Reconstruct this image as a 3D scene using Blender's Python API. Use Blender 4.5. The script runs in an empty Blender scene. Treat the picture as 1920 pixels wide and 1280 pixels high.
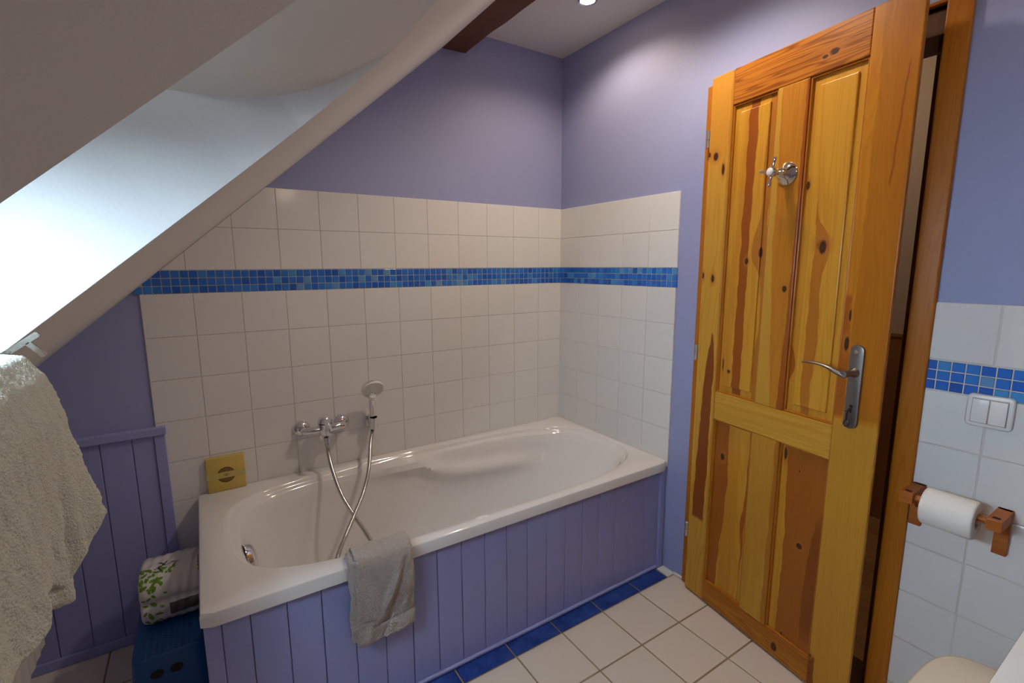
import bpy, bmesh, math, random
from mathutils import Vector, Matrix
random.seed(7)
S = bpy.context.scene
C = S.collection
PI = math.pi

# ------------------------------------------------------------------ camera
cam_d = bpy.data.cameras.new('camera')
cam = bpy.data.objects.new('camera', cam_d)
C.objects.link(cam)
S.camera = cam
_r = Vector((0.8391, -0.5439, -0.0044)).normalized()
_f = Vector((0.5368, 0.8294, -0.1545)).normalized()
_u = _r.cross(_f).normalized()
_r = _f.cross(_u)
cam.matrix_world = Matrix(((_r.x, _u.x, -_f.x, -1.6329), (_r.y, _u.y, -_f.y, -2.0440),
                           (_r.z, _u.z, -_f.z, 1.3246), (0, 0, 0, 1)))
cam_d.sensor_width = 36.0
cam_d.lens = 904.785 / 1920 * 36
cam_d.clip_start = 0.01
cam_d.clip_end = 50

# ------------------------------------------------------------------ sky, exposure
w = bpy.data.worlds.new('world')
S.world = w
w.use_nodes = True
bgn = w.node_tree.nodes['Background']
bgn.inputs['Color'].default_value = (0.70, 0.86, 1.0, 1)
bgn.inputs['Strength'].default_value = 37.0
S.view_settings.view_transform = 'Standard'
S.view_settings.look = 'None'
S.view_settings.gamma = 1
S.view_settings.use_curve_mapping = False
S.view_settings.exposure = 0.0
S.cycles.max_bounces = 10
S.cycles.diffuse_bounces = 6
S.cycles.sample_clamp_indirect = 4.0

# the row of downlights set into the flat ceiling
LAMPS = [(-0.262, -0.478, 9.5), (-0.43, -1.02, 24.0), (-0.43, -1.95, 2.5)]
FILL_W = 1.6
SPOT_COL = (1.0, 0.87, 0.72)

# ------------------------------------------------------------------ helpers
def link(name, me, mat=None, parent=None):
    o = bpy.data.objects.new(name, me)
    C.objects.link(o)
    if mat is not None:
        for m in (mat if isinstance(mat, (list, tuple)) else [mat]):
            me.materials.append(m)
    if parent is not None:
        o.parent = parent
    return o

def obj(name, bm, mat=None, parent=None, smooth=False, auto=None):
    bmesh.ops.recalc_face_normals(bm, faces=bm.faces)
    me = bpy.data.meshes.new(name)
    bm.to_mesh(me)
    bm.free()
    if smooth or auto:
        for p in me.polygons:
            p.use_smooth = True
        if auto:
            me.set_sharp_from_angle(angle=math.radians(auto))
    return link(name, me, mat, parent)

def thing(name, label, cat, loc=(0, 0, 0), rotz=0, group=None, kind=None):
    o = bpy.data.objects.new(name, None)
    C.objects.link(o)
    o.location = loc
    o.rotation_euler = (0, 0, rotz)
    return tag(o, label, cat, group, kind)

def tag(o, label, cat, group=None, kind=None):
    o['label'] = label
    o['category'] = cat
    if group:
        o['group'] = group
    if kind:
        o['kind'] = kind
    return o

def struct(o, label, cat):
    return tag(o, label, cat, None, 'structure')

def face(bm, vs):
    try:
        return bm.faces.new(vs)
    except ValueError:
        return None

def box(bm, x0, x1, y0, y1, z0, z1, bev=0.0, seg=2):
    r = bmesh.ops.create_cube(bm, size=1)
    vs = r['verts']
    for v in vs:
        v.co = Vector((x0 + (v.co.x + .5) * (x1 - x0), y0 + (v.co.y + .5) * (y1 - y0), z0 + (v.co.z + .5) * (z1 - z0)))
    if bev > 0:
        es = list({e for v in vs for e in v.link_edges})
        bmesh.ops.bevel(bm, geom=es, offset=bev, segments=seg, affect='EDGES', profile=.5)
    return bm

def frame_of(d):
    d = Vector(d).normalized()
    a = Vector((0, 0, 1)) if abs(d.z) < .9 else Vector((1, 0, 0))
    u = d.cross(a).normalized()
    return u, d.cross(u).normalized(), d

def lathe(bm, base, axis, prof, n=32):
    """prof: list of (radius, distance along axis)"""
    u, v, d = frame_of(axis)
    base = Vector(base)
    rings = []
    for r, t in prof:
        c = base + d * t
        if r < 1e-6:
            rings.append([bm.verts.new(c)])
        else:
            rings.append([bm.verts.new(c + u * (r * math.cos(2 * PI * i / n)) + v * (r * math.sin(2 * PI * i / n))) for i in range(n)])
    for a, b in zip(rings, rings[1:]):
        for i in range(n):
            j = (i + 1) % n
            if len(a) == 1 and len(b) == 1:
                continue
            if len(a) == 1:
                face(bm, [a[0], b[i], b[j]])
            elif len(b) == 1:
                face(bm, [a[i], b[0], a[j]])
            else:
                face(bm, [a[i], b[i], b[j], a[j]])
    for r in (rings[0], rings[-1]):
        if len(r) > 1:
            face(bm, r)
    return bm

def spline(pts, n):
    """Catmull-Rom through the points, n samples"""
    P = [Vector(p) for p in pts]
    P = [P[0] * 2 - P[1]] + P + [P[-1] * 2 - P[-2]]
    m = len(P) - 3
    out = []
    for k in range(n):
        t = k / (n - 1) * m
        i = min(int(t), m - 1)
        f = t - i
        a, b, c, d = P[i], P[i + 1], P[i + 2], P[i + 3]
        out.append(.5 * ((2 * b) + (c - a) * f + (2 * a - 5 * b + 4 * c - d) * f * f + (3 * b - a - 3 * c + d) * f ** 3))
    return out

def tube(bm, pts, rad, n=14, flat=None, ref=None):
    """rad: number or function(t 0..1); flat: (a,b) scale of the section"""
    P = [Vector(p) for p in pts]
    u = None
    rings = []
    for i, p in enumerate(P):
        d = (P[min(i + 1, len(P) - 1)] - P[max(i - 1, 0)]).normalized()
        if u is None:
            u = Vector(ref) if ref else frame_of(d)[0]
        u = (u - d * u.dot(d)).normalized()
        v = d.cross(u)
        t = i / (len(P) - 1)
        r = rad(t) if callable(rad) else rad
        fa, fb = (flat(t) if callable(flat) else flat) if flat else (1, 1)
        rings.append([bm.verts.new(p + u * (r * fa * math.cos(2 * PI * k / n)) + v * (r * fb * math.sin(2 * PI * k / n))) for k in range(n)])
    for a, b in zip(rings, rings[1:]):
        for k in range(n):
            face(bm, [a[k], a[(k + 1) % n], b[(k + 1) % n], b[k]])
    face(bm, rings[0])
    face(bm, rings[-1])
    return bm

def grid(bm, f, nu, nv, close_u=False):
    V = [[bm.verts.new(f(i / (nu - 1) if not close_u else i / nu, j / (nv - 1))) for j in range(nv)] for i in range(nu)]
    for i in range(nu if close_u else nu - 1):
        for j in range(nv - 1):
            k = (i + 1) % nu
            face(bm, [V[i][j], V[k][j], V[k][j + 1], V[i][j + 1]])
    return V

def prism(bm, poly, to3, h0, h1, bev=0.0, tilt=None):
    """poly: convex ccw 2-D; to3(a,b,h) -> Vector. Raised block with chamfered edge."""
    n = len(poly)
    cx = sum(p[0] for p in poly) / n
    cy = sum(p[1] for p in poly) / n
    t = tilt or (0, 0)
    def hh(p, h):
        return h + t[0] * (p[0] - cx) + t[1] * (p[1] - cy)
    def inset(d):
        out = []
        for i in range(n):
            p, a, b = Vector(poly[i]), Vector(poly[i - 1]), Vector(poly[(i + 1) % n])
            e1 = (p - a).normalized()
            e2 = (b - p).normalized()
            n1 = Vector((-e1.y, e1.x))
            n2 = Vector((-e2.y, e2.x))
            k = 1 + n1.dot(n2)
            out.append(p + (n1 + n2) * (d / max(k, .3)))
        return out
    r0 = [bm.verts.new(to3(p[0], p[1], h0)) for p in poly]
    r1 = [bm.verts.new(to3(p[0], p[1], hh(p, h1 - bev))) for p in poly]
    rings = [r0, r1]
    if bev > 0:
        for d, k in ((bev * .35, .25), (bev, 0)):
            rings.append([bm.verts.new(to3(p[0], p[1], hh(p, h1 - bev * k))) for p in inset(d)])
    for a, b in zip(rings, rings[1:]):
        for i in range(n):
            face(bm, [a[i], a[(i + 1) % n], b[(i + 1) % n], b[i]])
    return face(bm, rings[-1])

def clip(poly, a, b, c):
    """keep a*x+b*y<=c"""
    out = []
    for i in range(len(poly)):
        p, q = poly[i - 1], poly[i]
        dp, dq = a * p[0] + b * p[1] - c, a * q[0] + b * q[1] - c
        if (dp <= 0) != (dq <= 0):
            t = dp / (dp - dq)
            out.append((p[0] + (q[0] - p[0]) * t, p[1] + (q[1] - p[1]) * t))
        if dq <= 0:
            out.append(q)
    return out

def area2(poly):
    return abs(sum(poly[i - 1][0] * poly[i][1] - poly[i][0] * poly[i - 1][1] for i in range(len(poly)))) / 2

# ------------------------------------------------------------------ materials
class NT:
    def __init__(s, name):
        s.m = bpy.data.materials.new(name)
        s.m.use_nodes = True
        s.t = s.m.node_tree
        s.b = s.t.nodes['Principled BSDF']
    def n(s, typ, **kw):
        x = s.t.nodes.new(typ)
        for k, v in kw.items():
            setattr(x, k, v)
        return x
    def put(s, sock, v):
        if isinstance(v, bpy.types.NodeSocket):
            s.t.links.new(v, sock)
        else:
            sock.default_value = v
    def math(s, op, a, b=0.0, c=0.0, clamp=False):
        x = s.n('ShaderNodeMath', operation=op, use_clamp=clamp)
        s.put(x.inputs[0], a)
        s.put(x.inputs[1], b)
        s.put(x.inputs[2], c)
        return x.outputs[0]
    def mix(s, fac, a, b, mode='MIX'):
        x = s.n('ShaderNodeMix', data_type='RGBA', blend_type=mode)
        s.put(x.inputs[0], fac)
        s.put(x.inputs[6], a if isinstance(a, bpy.types.NodeSocket) else (*a, 1))
        s.put(x.inputs[7], b if isinstance(b, bpy.types.NodeSocket) else (*b, 1))
        return x.outputs[2]
    def coords(s, which='Object'):
        return s.n('ShaderNodeTexCoord').outputs[which]
    def mapping(s, vec, scale=(1, 1, 1), loc=(0, 0, 0)):
        x = s.n('ShaderNodeMapping')
        s.put(x.inputs['Vector'], vec)
        x.inputs['Scale'].default_value = scale
        x.inputs['Location'].default_value = loc
        return x.outputs[0]
    def noise(s, vec, scale=5, detail=3, rough=.5, dist=0.0):
        x = s.n('ShaderNodeTexNoise')
        s.put(x.inputs['Vector'], vec)
        x.inputs['Scale'].default_value = scale
        x.inputs['Detail'].default_value = detail
        x.inputs['Roughness'].default_value = rough
        x.inputs['Distortion'].default_value = dist
        return x.outputs['Fac']
    def ramp(s, fac, stops):
        x = s.n('ShaderNodeValToRGB')
        s.put(x.inputs[0], fac)
        e = x.color_ramp.elements
        while len(e) < len(stops):
            e.new(.5)
        for k, (p, c) in enumerate(stops):
            e[k].position = p
            e[k].color = (*c, 1)
        return x.outputs[0]
    def bump(s, h, strength=.3, dist=.001):
        x = s.n('ShaderNodeBump')
        s.put(x.inputs['Height'], h)
        x.inputs['Strength'].default_value = strength
        x.inputs['Distance'].default_value = dist
        s.t.links.new(x.outputs[0], s.b.inputs['Normal'])
    def set(s, **kw):
        for k, v in kw.items():
            key = {'color': 'Base Color', 'rough': 'Roughness', 'metal': 'Metallic', 'coat': 'Coat Weight',
                   'coat_rough': 'Coat Roughness', 'spec': 'Specular IOR Level', 'sheen': 'Sheen Weight',
                   'sss': 'Subsurface Weight', 'emit': 'Emission Color', 'emit_s': 'Emission Strength'}[k]
            if key in ('Base Color', 'Emission Color') and not isinstance(v, bpy.types.NodeSocket):
                v = (*v, 1)
            s.put(s.b.inputs[key], v)
        return s.m

def paint(name, col, rough=.6, var=.04, bump=.12, scale=180):
    t = NT(name)
    c = t.coords()
    v = t.noise(c, 3, 3)
    dark = tuple(x * (1 - var) for x in col)
    lite = tuple(min(1, x * (1 + var)) for x in col)
    t.set(color=t.mix(v, dark, lite), rough=rough)
    h = t.math('ADD', t.noise(c, scale, 2), t.math('MULTIPLY', t.noise(c, 14, 3), 2.0))
    t.bump(h, bump, .002)
    return t.m

def simple(name, col, rough=.4, metal=0.0, **kw):
    t = NT(name)
    v = t.noise(t.coords(), 25, 2)
    t.set(color=t.mix(v, tuple(x * .97 for x in col), tuple(min(1, x * 1.03) for x in col)), rough=rough, metal=metal, **kw)
    return t.m

M = {}
M['blue_paint'] = paint('blue_wall_paint', (0.325, 0.355, 0.60), .55)
M['white_paint'] = paint('white_ceiling_paint', (0.80, 0.78, 0.74), .7, .02)
M['shaft_paint'] = paint('light_lifted_shaft_white', (0.88, 0.88, 0.87), .6, .01)  # white raised above the ceiling's so the daylit shaft looks brighter
M['grout'] = paint('pale_grout', (0.74, 0.71, 0.66), .85, .08, .3, 300)
M['floor_grout'] = paint('brown_floor_grout', (0.30, 0.23, 0.14), .85, .2, .3, 300)
M['caulk'] = simple('white_caulk', (0.78, 0.76, 0.72), .4)

def tile_mat(name, col, rough=.12, bump=.05):
    t = NT(name)
    c = t.coords()
    oi = t.n('ShaderNodeNewGeometry').outputs['Random Per Island']
    f = t.math('ADD', t.math('MULTIPLY', oi, .6), t.math('MULTIPLY', t.noise(c, 6, 2), .4))
    t.set(color=t.mix(f, tuple(x * .965 for x in col), tuple(min(1, x * 1.02) for x in col)), rough=rough)
    t.bump(t.noise(c, 22, 2), bump, .004)
    return t.m
M['wall_tile'] = tile_mat('white_glazed_tile', (0.80, 0.795, 0.785), .13)
M['floor_tile'] = tile_mat('cream_floor_tile', (0.735, 0.655, 0.565), .32, .10)
def blue_floor():
    t = NT('cobalt_floor_tile')
    c = t.coords()
    v = t.noise(c, 14, 4, .6)
    t.set(color=t.ramp(v, [(.3, (.012, .036, .20)), (.7, (.030, .080, .34))]), rough=.15)
    return t.m
M['blue_floor'] = blue_floor()
def mosaic_mat():
    t = NT('blue_glass_mosaic')
    a = t.n('ShaderNodeAttribute', attribute_name='shade').outputs['Fac']
    c = t.coords()
    col = t.ramp(a, [(0, (.008, .075, .46)), (.35, (.015, .125, .60)), (.62, (.03, .20, .66)), (.85, (.07, .30, .66)), (1, (.16, .33, .60))])
    v = t.noise(c, 160, 2)
    t.set(color=t.mix(t.math('MULTIPLY', v, .3), col, (.08, .30, .66)), rough=.12)
    return t.m
M['mosaic'] = mosaic_mat()
M['bead'] = paint('lavender_blue_board_paint', (0.32, 0.345, 0.64), .38, .05, .10, 90)
M['acrylic'] = simple('white_bath_acrylic', (0.80, 0.79, 0.785), .10, coat=.4)
M['ceramic'] = simple('white_ceramic', (0.83, 0.82, 0.80), .08, coat=.3)
M['seat_white'] = simple('warm_lit_seat_plastic', (0.80, 0.72, 0.60), .25)  # white plastic with the warm lamplight put into its base colour
def chrome_mat(name='chrome', col=(.80, .80, .82), r=.06):
    t = NT(name)
    v = t.noise(t.coords(), 60, 2)
    t.set(color=col, metal=1.0, rough=t.math('ADD', t.math('MULTIPLY', v, .04), r))
    return t.m
M['chrome'] = chrome_mat()
M['hose'] = chrome_mat('chrome_hose', (.55, .53, .52), .22)
M['steel'] = chrome_mat('brushed_dark_steel', (.30, .28, .27), .33)
M['brass'] = chrome_mat('polished_nickel_brass', (.78, .72, .62), .08)
M['hinge_metal'] = chrome_mat('hinge_zinc', (.65, .64, .60), .3)
M['dark_metal'] = chrome_mat('dark_key_metal', (.12, .11, .10), .3)
M['black'] = simple('hole_shade_black', (.008, .008, .008), .8)  # flat black for the shade inside holes and slots
M['white_plastic'] = simple('white_plastic', (.80, .79, .77), .22)
M['shower_white'] = simple('shower_face_white', (.90, .90, .84), .4)
M['nozzle'] = simple('grey_rubber_nozzle', (.30, .30, .28), .6)
M['paper'] = paint('toilet_paper_tissue', (.86, .84, .80), .95, .02, .25, 400)
M['stool'] = simple('blue_stool_plastic', (.008, .085, .26), .38)
M['radiator'] = simple('white_radiator_enamel', (.76, .72, .66), .3)

# -------- wood
def wood(name, base=(.78, .43, .085), dark=(.30, .085, .012), grain_axis='z', rough=.34, ringf=.55, ringk=(.80, .66, .42), stripes=(), knots=(), tone=0.0,
         fine=1.0, off=(0, 0, 0)):
    """base/dark colours, stripes: dict(l=[(z,w)..], r=[(z,w)..], col, f) in object x/z;
    knots: (x, z, rx, rz)"""
    t = NT(name)
    sep = t.n('ShaderNodeSeparateXYZ')
    oc = t.coords()
    t.t.links.new(oc, sep.inputs[0])
    X, Z = sep.outputs['X'], sep.outputs['Z']
    sc = (1, 1, .05) if grain_axis == 'z' else ((.05, 1, 1) if grain_axis == 'x' else (1, .05, 1))
    mp = t.mapping(oc, sc, off)
    low = t.noise(mp, 14, 3, .5, .6)
    rings = t.math('SINE', t.math('MULTIPLY', low, 95.0 * fine))
    rings = t.math('MULTIPLY_ADD', rings, .5, .5)
    finen = t.noise(t.mapping(oc, tuple(s * (1 if s == 1 else .35) for s in sc), off), 420, 2, .6)
    broad = t.noise(t.mapping(oc, sc, tuple(o + 5 for o in off)), 9, 2, .5)
    c = t.mix(t.math('MULTIPLY', t.math('POWER', rings, 2.5), ringf), base, tuple(b * k for b, k in zip(base, ringk)))
    c = t.mix(t.math('MULTIPLY', finen, .35), c, tuple(b * k for b, k in zip(base, (.70, .56, .38))))
    mid = tuple(b * k for b, k in zip(base, (.74, .56, .42)))
    mr = t.n('ShaderNodeMapRange')
    t.put(mr.inputs[0], broad)
    mr.inputs[1].default_value = .52 - tone
    mr.inputs[2].default_value = .60 - tone
    c = t.mix(t.math('MULTIPLY', mr.outputs[0], .55), c, mid)
    edge = t.noise(t.mapping(oc, (2, 2, 2), off), 6, 2)
    wob = t.math('MULTIPLY_ADD', edge, .018, -.009)
    Xw = t.math('ADD', X, wob)
    def curve(pts):
        z0, z1 = 0.0, 2.0
        fc = t.n('ShaderNodeFloatCurve')
        cu = fc.mapping.curves[0]
        ps = sorted(pts)
        q = [(z / 2.0, (wv + .1) / .9) for z, wv in ps]
        cu.points[0].location = (0, q[0][1])
        cu.points[1].location = (1, q[-1][1])
        for a in q:
            cu.points.new(*a)
        fc.mapping.update()
        t.put(fc.inputs['Value'], t.math('MULTIPLY', Z, .5))
        return t.math('MULTIPLY_ADD', fc.outputs[0], .9, -.1)
    def sstep(v, a, b):
        m = t.n('ShaderNodeMapRange', interpolation_type='SMOOTHSTEP')
        t.put(m.inputs[0], v)
        m.inputs[1].default_value = a
        m.inputs[2].default_value = b
        return m.outputs[0]
    for st in stripes:
        L = sstep(t.math('SUBTRACT', Xw, curve(st['l'])), -.0012, .0018)
        R = sstep(t.math('SUBTRACT', curve(st['r']), Xw), -.0012, .0018)
        m = t.math('MULTIPLY', L, R)
        if 'z0' in st:
            m = t.math('MULTIPLY', m, sstep(t.math('SUBTRACT', t.math('ADD', Z, t.math('MULTIPLY', finen, .02)), st['z0']), 0, st.get('zf', .01)))
        if 'z1' in st:
            m = t.math('MULTIPLY', m, sstep(t.math('SUBTRACT', st['z1'], t.math('ADD', Z, t.math('MULTIPLY', finen, .02))), 0, st.get('zf', .01)))
        col = tuple(v * k for v, k in zip(st.get('col', dark), (.78, .66, .55))) if st.get('col', dark)[0] < .57 else st['col']
        sc2 = t.mix(t.math('MULTIPLY', finen, .55), col, tuple(v * .62 for v in col))
        sc2 = t.mix(t.math('MULTIPLY', rings, .25), sc2, tuple(v * .75 for v in col))
        c = t.mix(t.math('MULTIPLY', m, st.get('f', .92)), c, sc2)
    for kx, kz, rx, rz in knots:
        dx = t.math('DIVIDE', t.math('SUBTRACT', X, kx), rx)
        dz = t.math('DIVIDE', t.math('SUBTRACT', Z, kz), rz)
        d = t.math('SQRT', t.math('ADD', t.math('MULTIPLY', dx, dx), t.math('MULTIPLY', dz, dz)))
        d = t.math('ADD', d, t.math('MULTIPLY_ADD', finen, .9, -.45))
        c = t.mix(t.math('MULTIPLY', t.math('SUBTRACT', 1, sstep(d, .9, 2.3)), .6), c, (.42, .14, .02))
        c = t.mix(t.math('SUBTRACT', 1, sstep(d, .65, 1.05)), c, (.055, .018, .006))
        c = t.mix(t.math('MULTIPLY', t.math('SUBTRACT', 1, sstep(d, .1, .5)), .22), c, (.14, .055, .018))
    t.set(color=c, rough=rough, coat=.05, coat_rough=.25, spec=.3)
    t.bump(t.math('ADD', finen, rings), .04, .001)
    return t.m

ORANGE = (.52, .19, .022)
DARKW = (.34, .085, .010)
PALE = (.61, .300, .030)
M['casing_wood'] = wood('orange_pine_casing', (.45, .155, .012), off=(3, 1, 2))
M['jamb_wood'] = wood('shadow_darkened_jamb_wood', (.10, .035, .010), off=(1, 4, 2), rough=.5)  # darker than the casing to carry the rebate shadow on the stop
M['beam_wood'] = wood('dark_stained_oak_beam', (.13, .042, .009), grain_axis='y', rough=.55, off=(2, 2, 2))
M['holder_wood'] = wood('reddish_brown_wood', (.40, .125, .022), grain_axis='y', rough=.4, off=(7, 2, 2))
M['plank_wood'] = wood('hall_floor_pine', (.50, .30, .14), grain_axis='y', rough=.4, off=(7, 5, 2))
M['hall_board'] = wood('hall_wainscot_pine', (.42, .22, .09), rough=.45, off=(5, 5, 2))

def terry(name, a, b, scale=1.0, disp=.6):
    t = NT(name)
    c = t.coords()
    v1 = t.noise(c, 260 * scale, 3, .65)
    v2 = t.noise(c, 18 * scale, 3, .5)
    vo = t.n('ShaderNodeTexVoronoi')
    t.put(vo.inputs['Vector'], c)
    vo.inputs['Scale'].default_value = 520 * scale
    f = t.math('ADD', t.math('MULTIPLY', v1, .7), t.math('MULTIPLY', v2, .3))
    t.set(color=t.mix(f, a, b), rough=.95, sheen=.25, spec=.1)
    h = t.math('ADD', t.math('MULTIPLY', v1, 2.0), t.math('MULTIPLY', vo.outputs['Distance'], -1.0))
    t.bump(h, disp, .003)
    return t.m

# ================================================================== SETTING
SLX, SLZ, SLM = -1.992, 1.093, 0.8709          # the roof slope line z = SLZ + SLM*(x-SLX)
CEIL = 2.347
KNEE = -2.235
FRONT = -2.80
HALLX = 0.13
def slz(x):
    return SLZ + SLM * (x - SLX)
XTOP = SLX + (CEIL - SLZ) / SLM

# floor base
bm = bmesh.new()
box(bm, KNEE - .1, HALLX, FRONT - .1, .1, -.10, -.003)
fl = struct(obj('floor', bm, M['floor_grout']), 'cream square tiled bathroom floor with brown grout lines', 'floor')
bm = bmesh.new()
g = .0028
def fl3(a, b, h):
    return Vector((a, b, h))
xl = [0.0, -.225] + [-.225 - .2 * k for k in range(1, 11)] + [KNEE]
yl = [-.815 - .2007 * k for k in range(0, 11)]
for i in range(len(xl) - 1):
    for j in range(len(yl) - 1):
        x1, x0 = xl[i] - g, xl[i + 1] + g
        if x1 - x0 < .02:
            continue
        y1, y0 = yl[j] - g, yl[j + 1] + g
        prism(bm, [(x0, y0), (x1, y0), (x1, y1), (x0, y1)], fl3, -.006, 0, .0015, (random.uniform(-.002, .002), random.uniform(-.002, .002)))
# tiles left of the bath
ylb = [0.0, -.205, -.41, -.612, -.815]
xlb = [-1.60, -1.80, -2.0, KNEE]
for i in range(len(xlb) - 1):
    for j in range(len(ylb) - 1):
        prism(bm, [(xlb[i + 1] + g, ylb[j + 1] + g), (xlb[i] - g, ylb[j + 1] + g), (xlb[i] - g, ylb[j] - g), (xlb[i + 1] + g, ylb[j] - g)],
              fl3, -.006, 0, .0015)
obj('floor_tiling', bm, M['floor_tile'], fl)
bm = bmesh.new()
xs = [-.045, -.212, -.423, -.627, -.826, -1.026, -1.226, -1.426, -1.60]
for i in range(len(xs) - 1):
    prism(bm, [(xs[i + 1] + .003, -.812), (xs[i] - .003, -.812), (xs[i] - .003, -.70), (xs[i + 1] + .003, -.70)], fl3, -.006, .0004, .0015)
obj('blue_border_tiling', bm, M['blue_floor'], fl)

# back wall (gable) with the slope cut
def wall_poly(name, pts, to3, th, mat, holes=()):
    pass
bm = bmesh.new()
pl = [(KNEE, -.08), (0, -.08), (0, CEIL), (XTOP, CEIL), (KNEE, slz(KNEE))]
a = [bm.verts.new((x, 0, z)) for x, z in pl]
b = [bm.verts.new((x, .10, z)) for x, z in pl]
face(bm, a)
face(bm, b)
for i in range(5):
    face(bm, [a[i], a[(i + 1) % 5], b[(i + 1) % 5], b[i]])
wb = struct(obj('wall_back', bm, M['blue_paint']), 'periwinkle blue gable wall behind the bathtub, tiled up to the slope', 'wall')

def tiling(name, cells, to3, parent, clips=(), mat='wall_tile', h=.006, bev=.0014, tilt=.0016, gap=.0008):
    bm = bmesh.new()
    for x0, x1, z0, z1 in cells:
        p = [(x0 + gap, z0 + gap), (x1 - gap, z0 + gap), (x1 - gap, z1 - gap), (x0 + gap, z1 - gap)]
        for c in clips:
            p = clip(p, *c)
            if len(p) < 3:
                break
        if len(p) < 3 or area2(p) < 2e-4:
            continue
        q = [p[0]]
        for v in p[1:]:
            if (Vector(v) - Vector(q[-1])).length > 1e-4:
                q.append(v)
        prism(bm, q, to3, -.001, h, bev, (random.uniform(-tilt, tilt), random.uniform(-tilt, tilt)))
    return obj(name, bm, M[mat], parent)

def bk3(a, b, h):
    return Vector((a, -h, b))
def rt3(a, b, h):      # a = y, b = z
    return Vector((-h, a, b))
ZM0, ZM1 = 1.235, 1.315
cells = []
for k in range(12):
    for r in range(9):
        z1 = ZM0 - .15 * r
        cells.append((-.15 * (k + 1), -.15 * k, max(z1 - .15, 0.003), z1))
for k in range(12):
    for r in range(2):
        cells.append((-.1512 * (k + 1), -.1512 * k, ZM1 + .15 * r, ZM1 + .15 * (r + 1)))
SC = (SLM * -1, 1, SLZ - SLM * SLX - .001)
tiling('white_tiling', cells, bk3, wb, [SC])
def plane_piece(name, pts, to3, mat, parent):
    bm = bmesh.new()
    face(bm, [bm.verts.new(to3(a, b, .0035)) for a, b in pts])
    face(bm, [bm.verts.new(to3(a, b, .0002)) for a, b in pts])
    n = len(pts)
    bm.verts.ensure_lookup_table()
    for i in range(n):
        face(bm, [bm.verts[i], bm.verts[(i + 1) % n], bm.verts[n + (i + 1) % n], bm.verts[n + i]])
    return obj(name, bm, mat, parent)
gp = clip([(-1.8, 0.0), (0, 0.0), (0, 1.615), (-1.8, 1.615)], *SC)
plane_piece('tile_grout', gp, bk3, M['grout'], wb)

def mosaic(name, u0, u1, zt, starts, to3, parent, pitch=.0267, sgn=1, pz=.0267):
    bm = bmesh.new()
    lay = bm.verts.layers.float.new('shade')
    for r in range(3):
        z1 = zt - pz * r - .0015
        u = u0
        while u < u1 - .006:
            a0, a1 = u + .0015, min(u + pitch - .0015, u1)
            if a0 >= starts[r] - 1e-6:
                n0 = len(bm.verts)
                prism(bm, [(a0, z1 - pz + .003), (a1, z1 - pz + .003), (a1, z1), (a0, z1)], to3, 0, .0065, .0012,
                      (random.uniform(-.01, .01), random.uniform(-.01, .01)))
                bm.verts.ensure_lookup_table()
                s = random.choice([.05, .1, .25, .3, .35, .4, .45, .5, .55, .65, .8, .97]) + random.uniform(-.04, .04)
                for v in bm.verts[n0:]:
                    v[lay] = min(1, max(0, s))
            u += pitch
    bmesh.ops.recalc_face_normals(bm, faces=bm.faces)
    me = bpy.data.meshes.new(name)
    bm.to_mesh(me)
    bm.free()
    return link(name, me, M['mosaic'], parent)
mosaic('blue_mosaic_strip', -.0267 * 68, -.0005, ZM1, (-1.762, -1.79, -1.817), bk3, wb)

# right wall with the doorway
DY0, DY1, DZ = -1.533, -.915, 1.957
bm = bmesh.new()
def slab(bm, y0, y1, z0, z1, x0=0.0, x1=HALLX):
    box(bm, x0, x1, y0, y1, z0, z1)
slab(bm, DY1, .10, -.08, CEIL + .02)
slab(bm, FRONT, DY0, -.08, CEIL + .02)
slab(bm, DY0, DY1, DZ, CEIL + .02)
wr = struct(obj('wall_right', bm, M['blue_paint']), 'periwinkle blue wall that holds the pine door', 'wall')
cells = []
for k in range(5):
    y1 = -(.15 * k + (.0051 if k else 0))
    y0 = -(.15 * (k + 1) + .0051)
    for r in range(6):
        z1 = ZM0 - .15 * r
        cells.append((y0, y1, max(z1 - .15, .47), z1))
    for r in range(2):
        cells.append((y0, y1, ZM1 + .15 * r, ZM1 + .15 * (r + 1)))
tiling('white_tiling', cells, rt3, wr)
plane_piece('tile_grout', [(-.753, .47), (0, .47), (0, 1.613), (-.753, 1.613)], rt3, M['grout'], wr)
mosaic('blue_mosaic_strip', -.0267 * 28.4, -.004, ZM1, (-1, -1, -1), rt3, wr)
# dado beyond the door
cells = []
ye = [-1.572, -1.712] + [-1.712 - .2 * k for k in range(1, 7)]
zr = [1.227, 1.075]
for j in range(len(ye) - 1):
    cells.append((ye[j + 1], ye[j], 1.075, 1.227))
    z1 = .993
    while z1 > .01:
        cells.append((ye[j + 1], ye[j], max(.002, z1 - .149), z1))
        z1 -= .149
tiling('dado_tiling', cells, rt3, wr, bev=.003)
plane_piece('dado_grout', [(-2.79, .0), (-1.578, .0), (-1.578, 1.226), (-2.79, 1.226)], rt3, M['grout'], wr)
bmx = mosaic('dado_mosaic_strip', -1.576 - .0285 * 42, -1.576, 1.074, (-9, -9, -9), rt3, wr, pitch=.0285)

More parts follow.
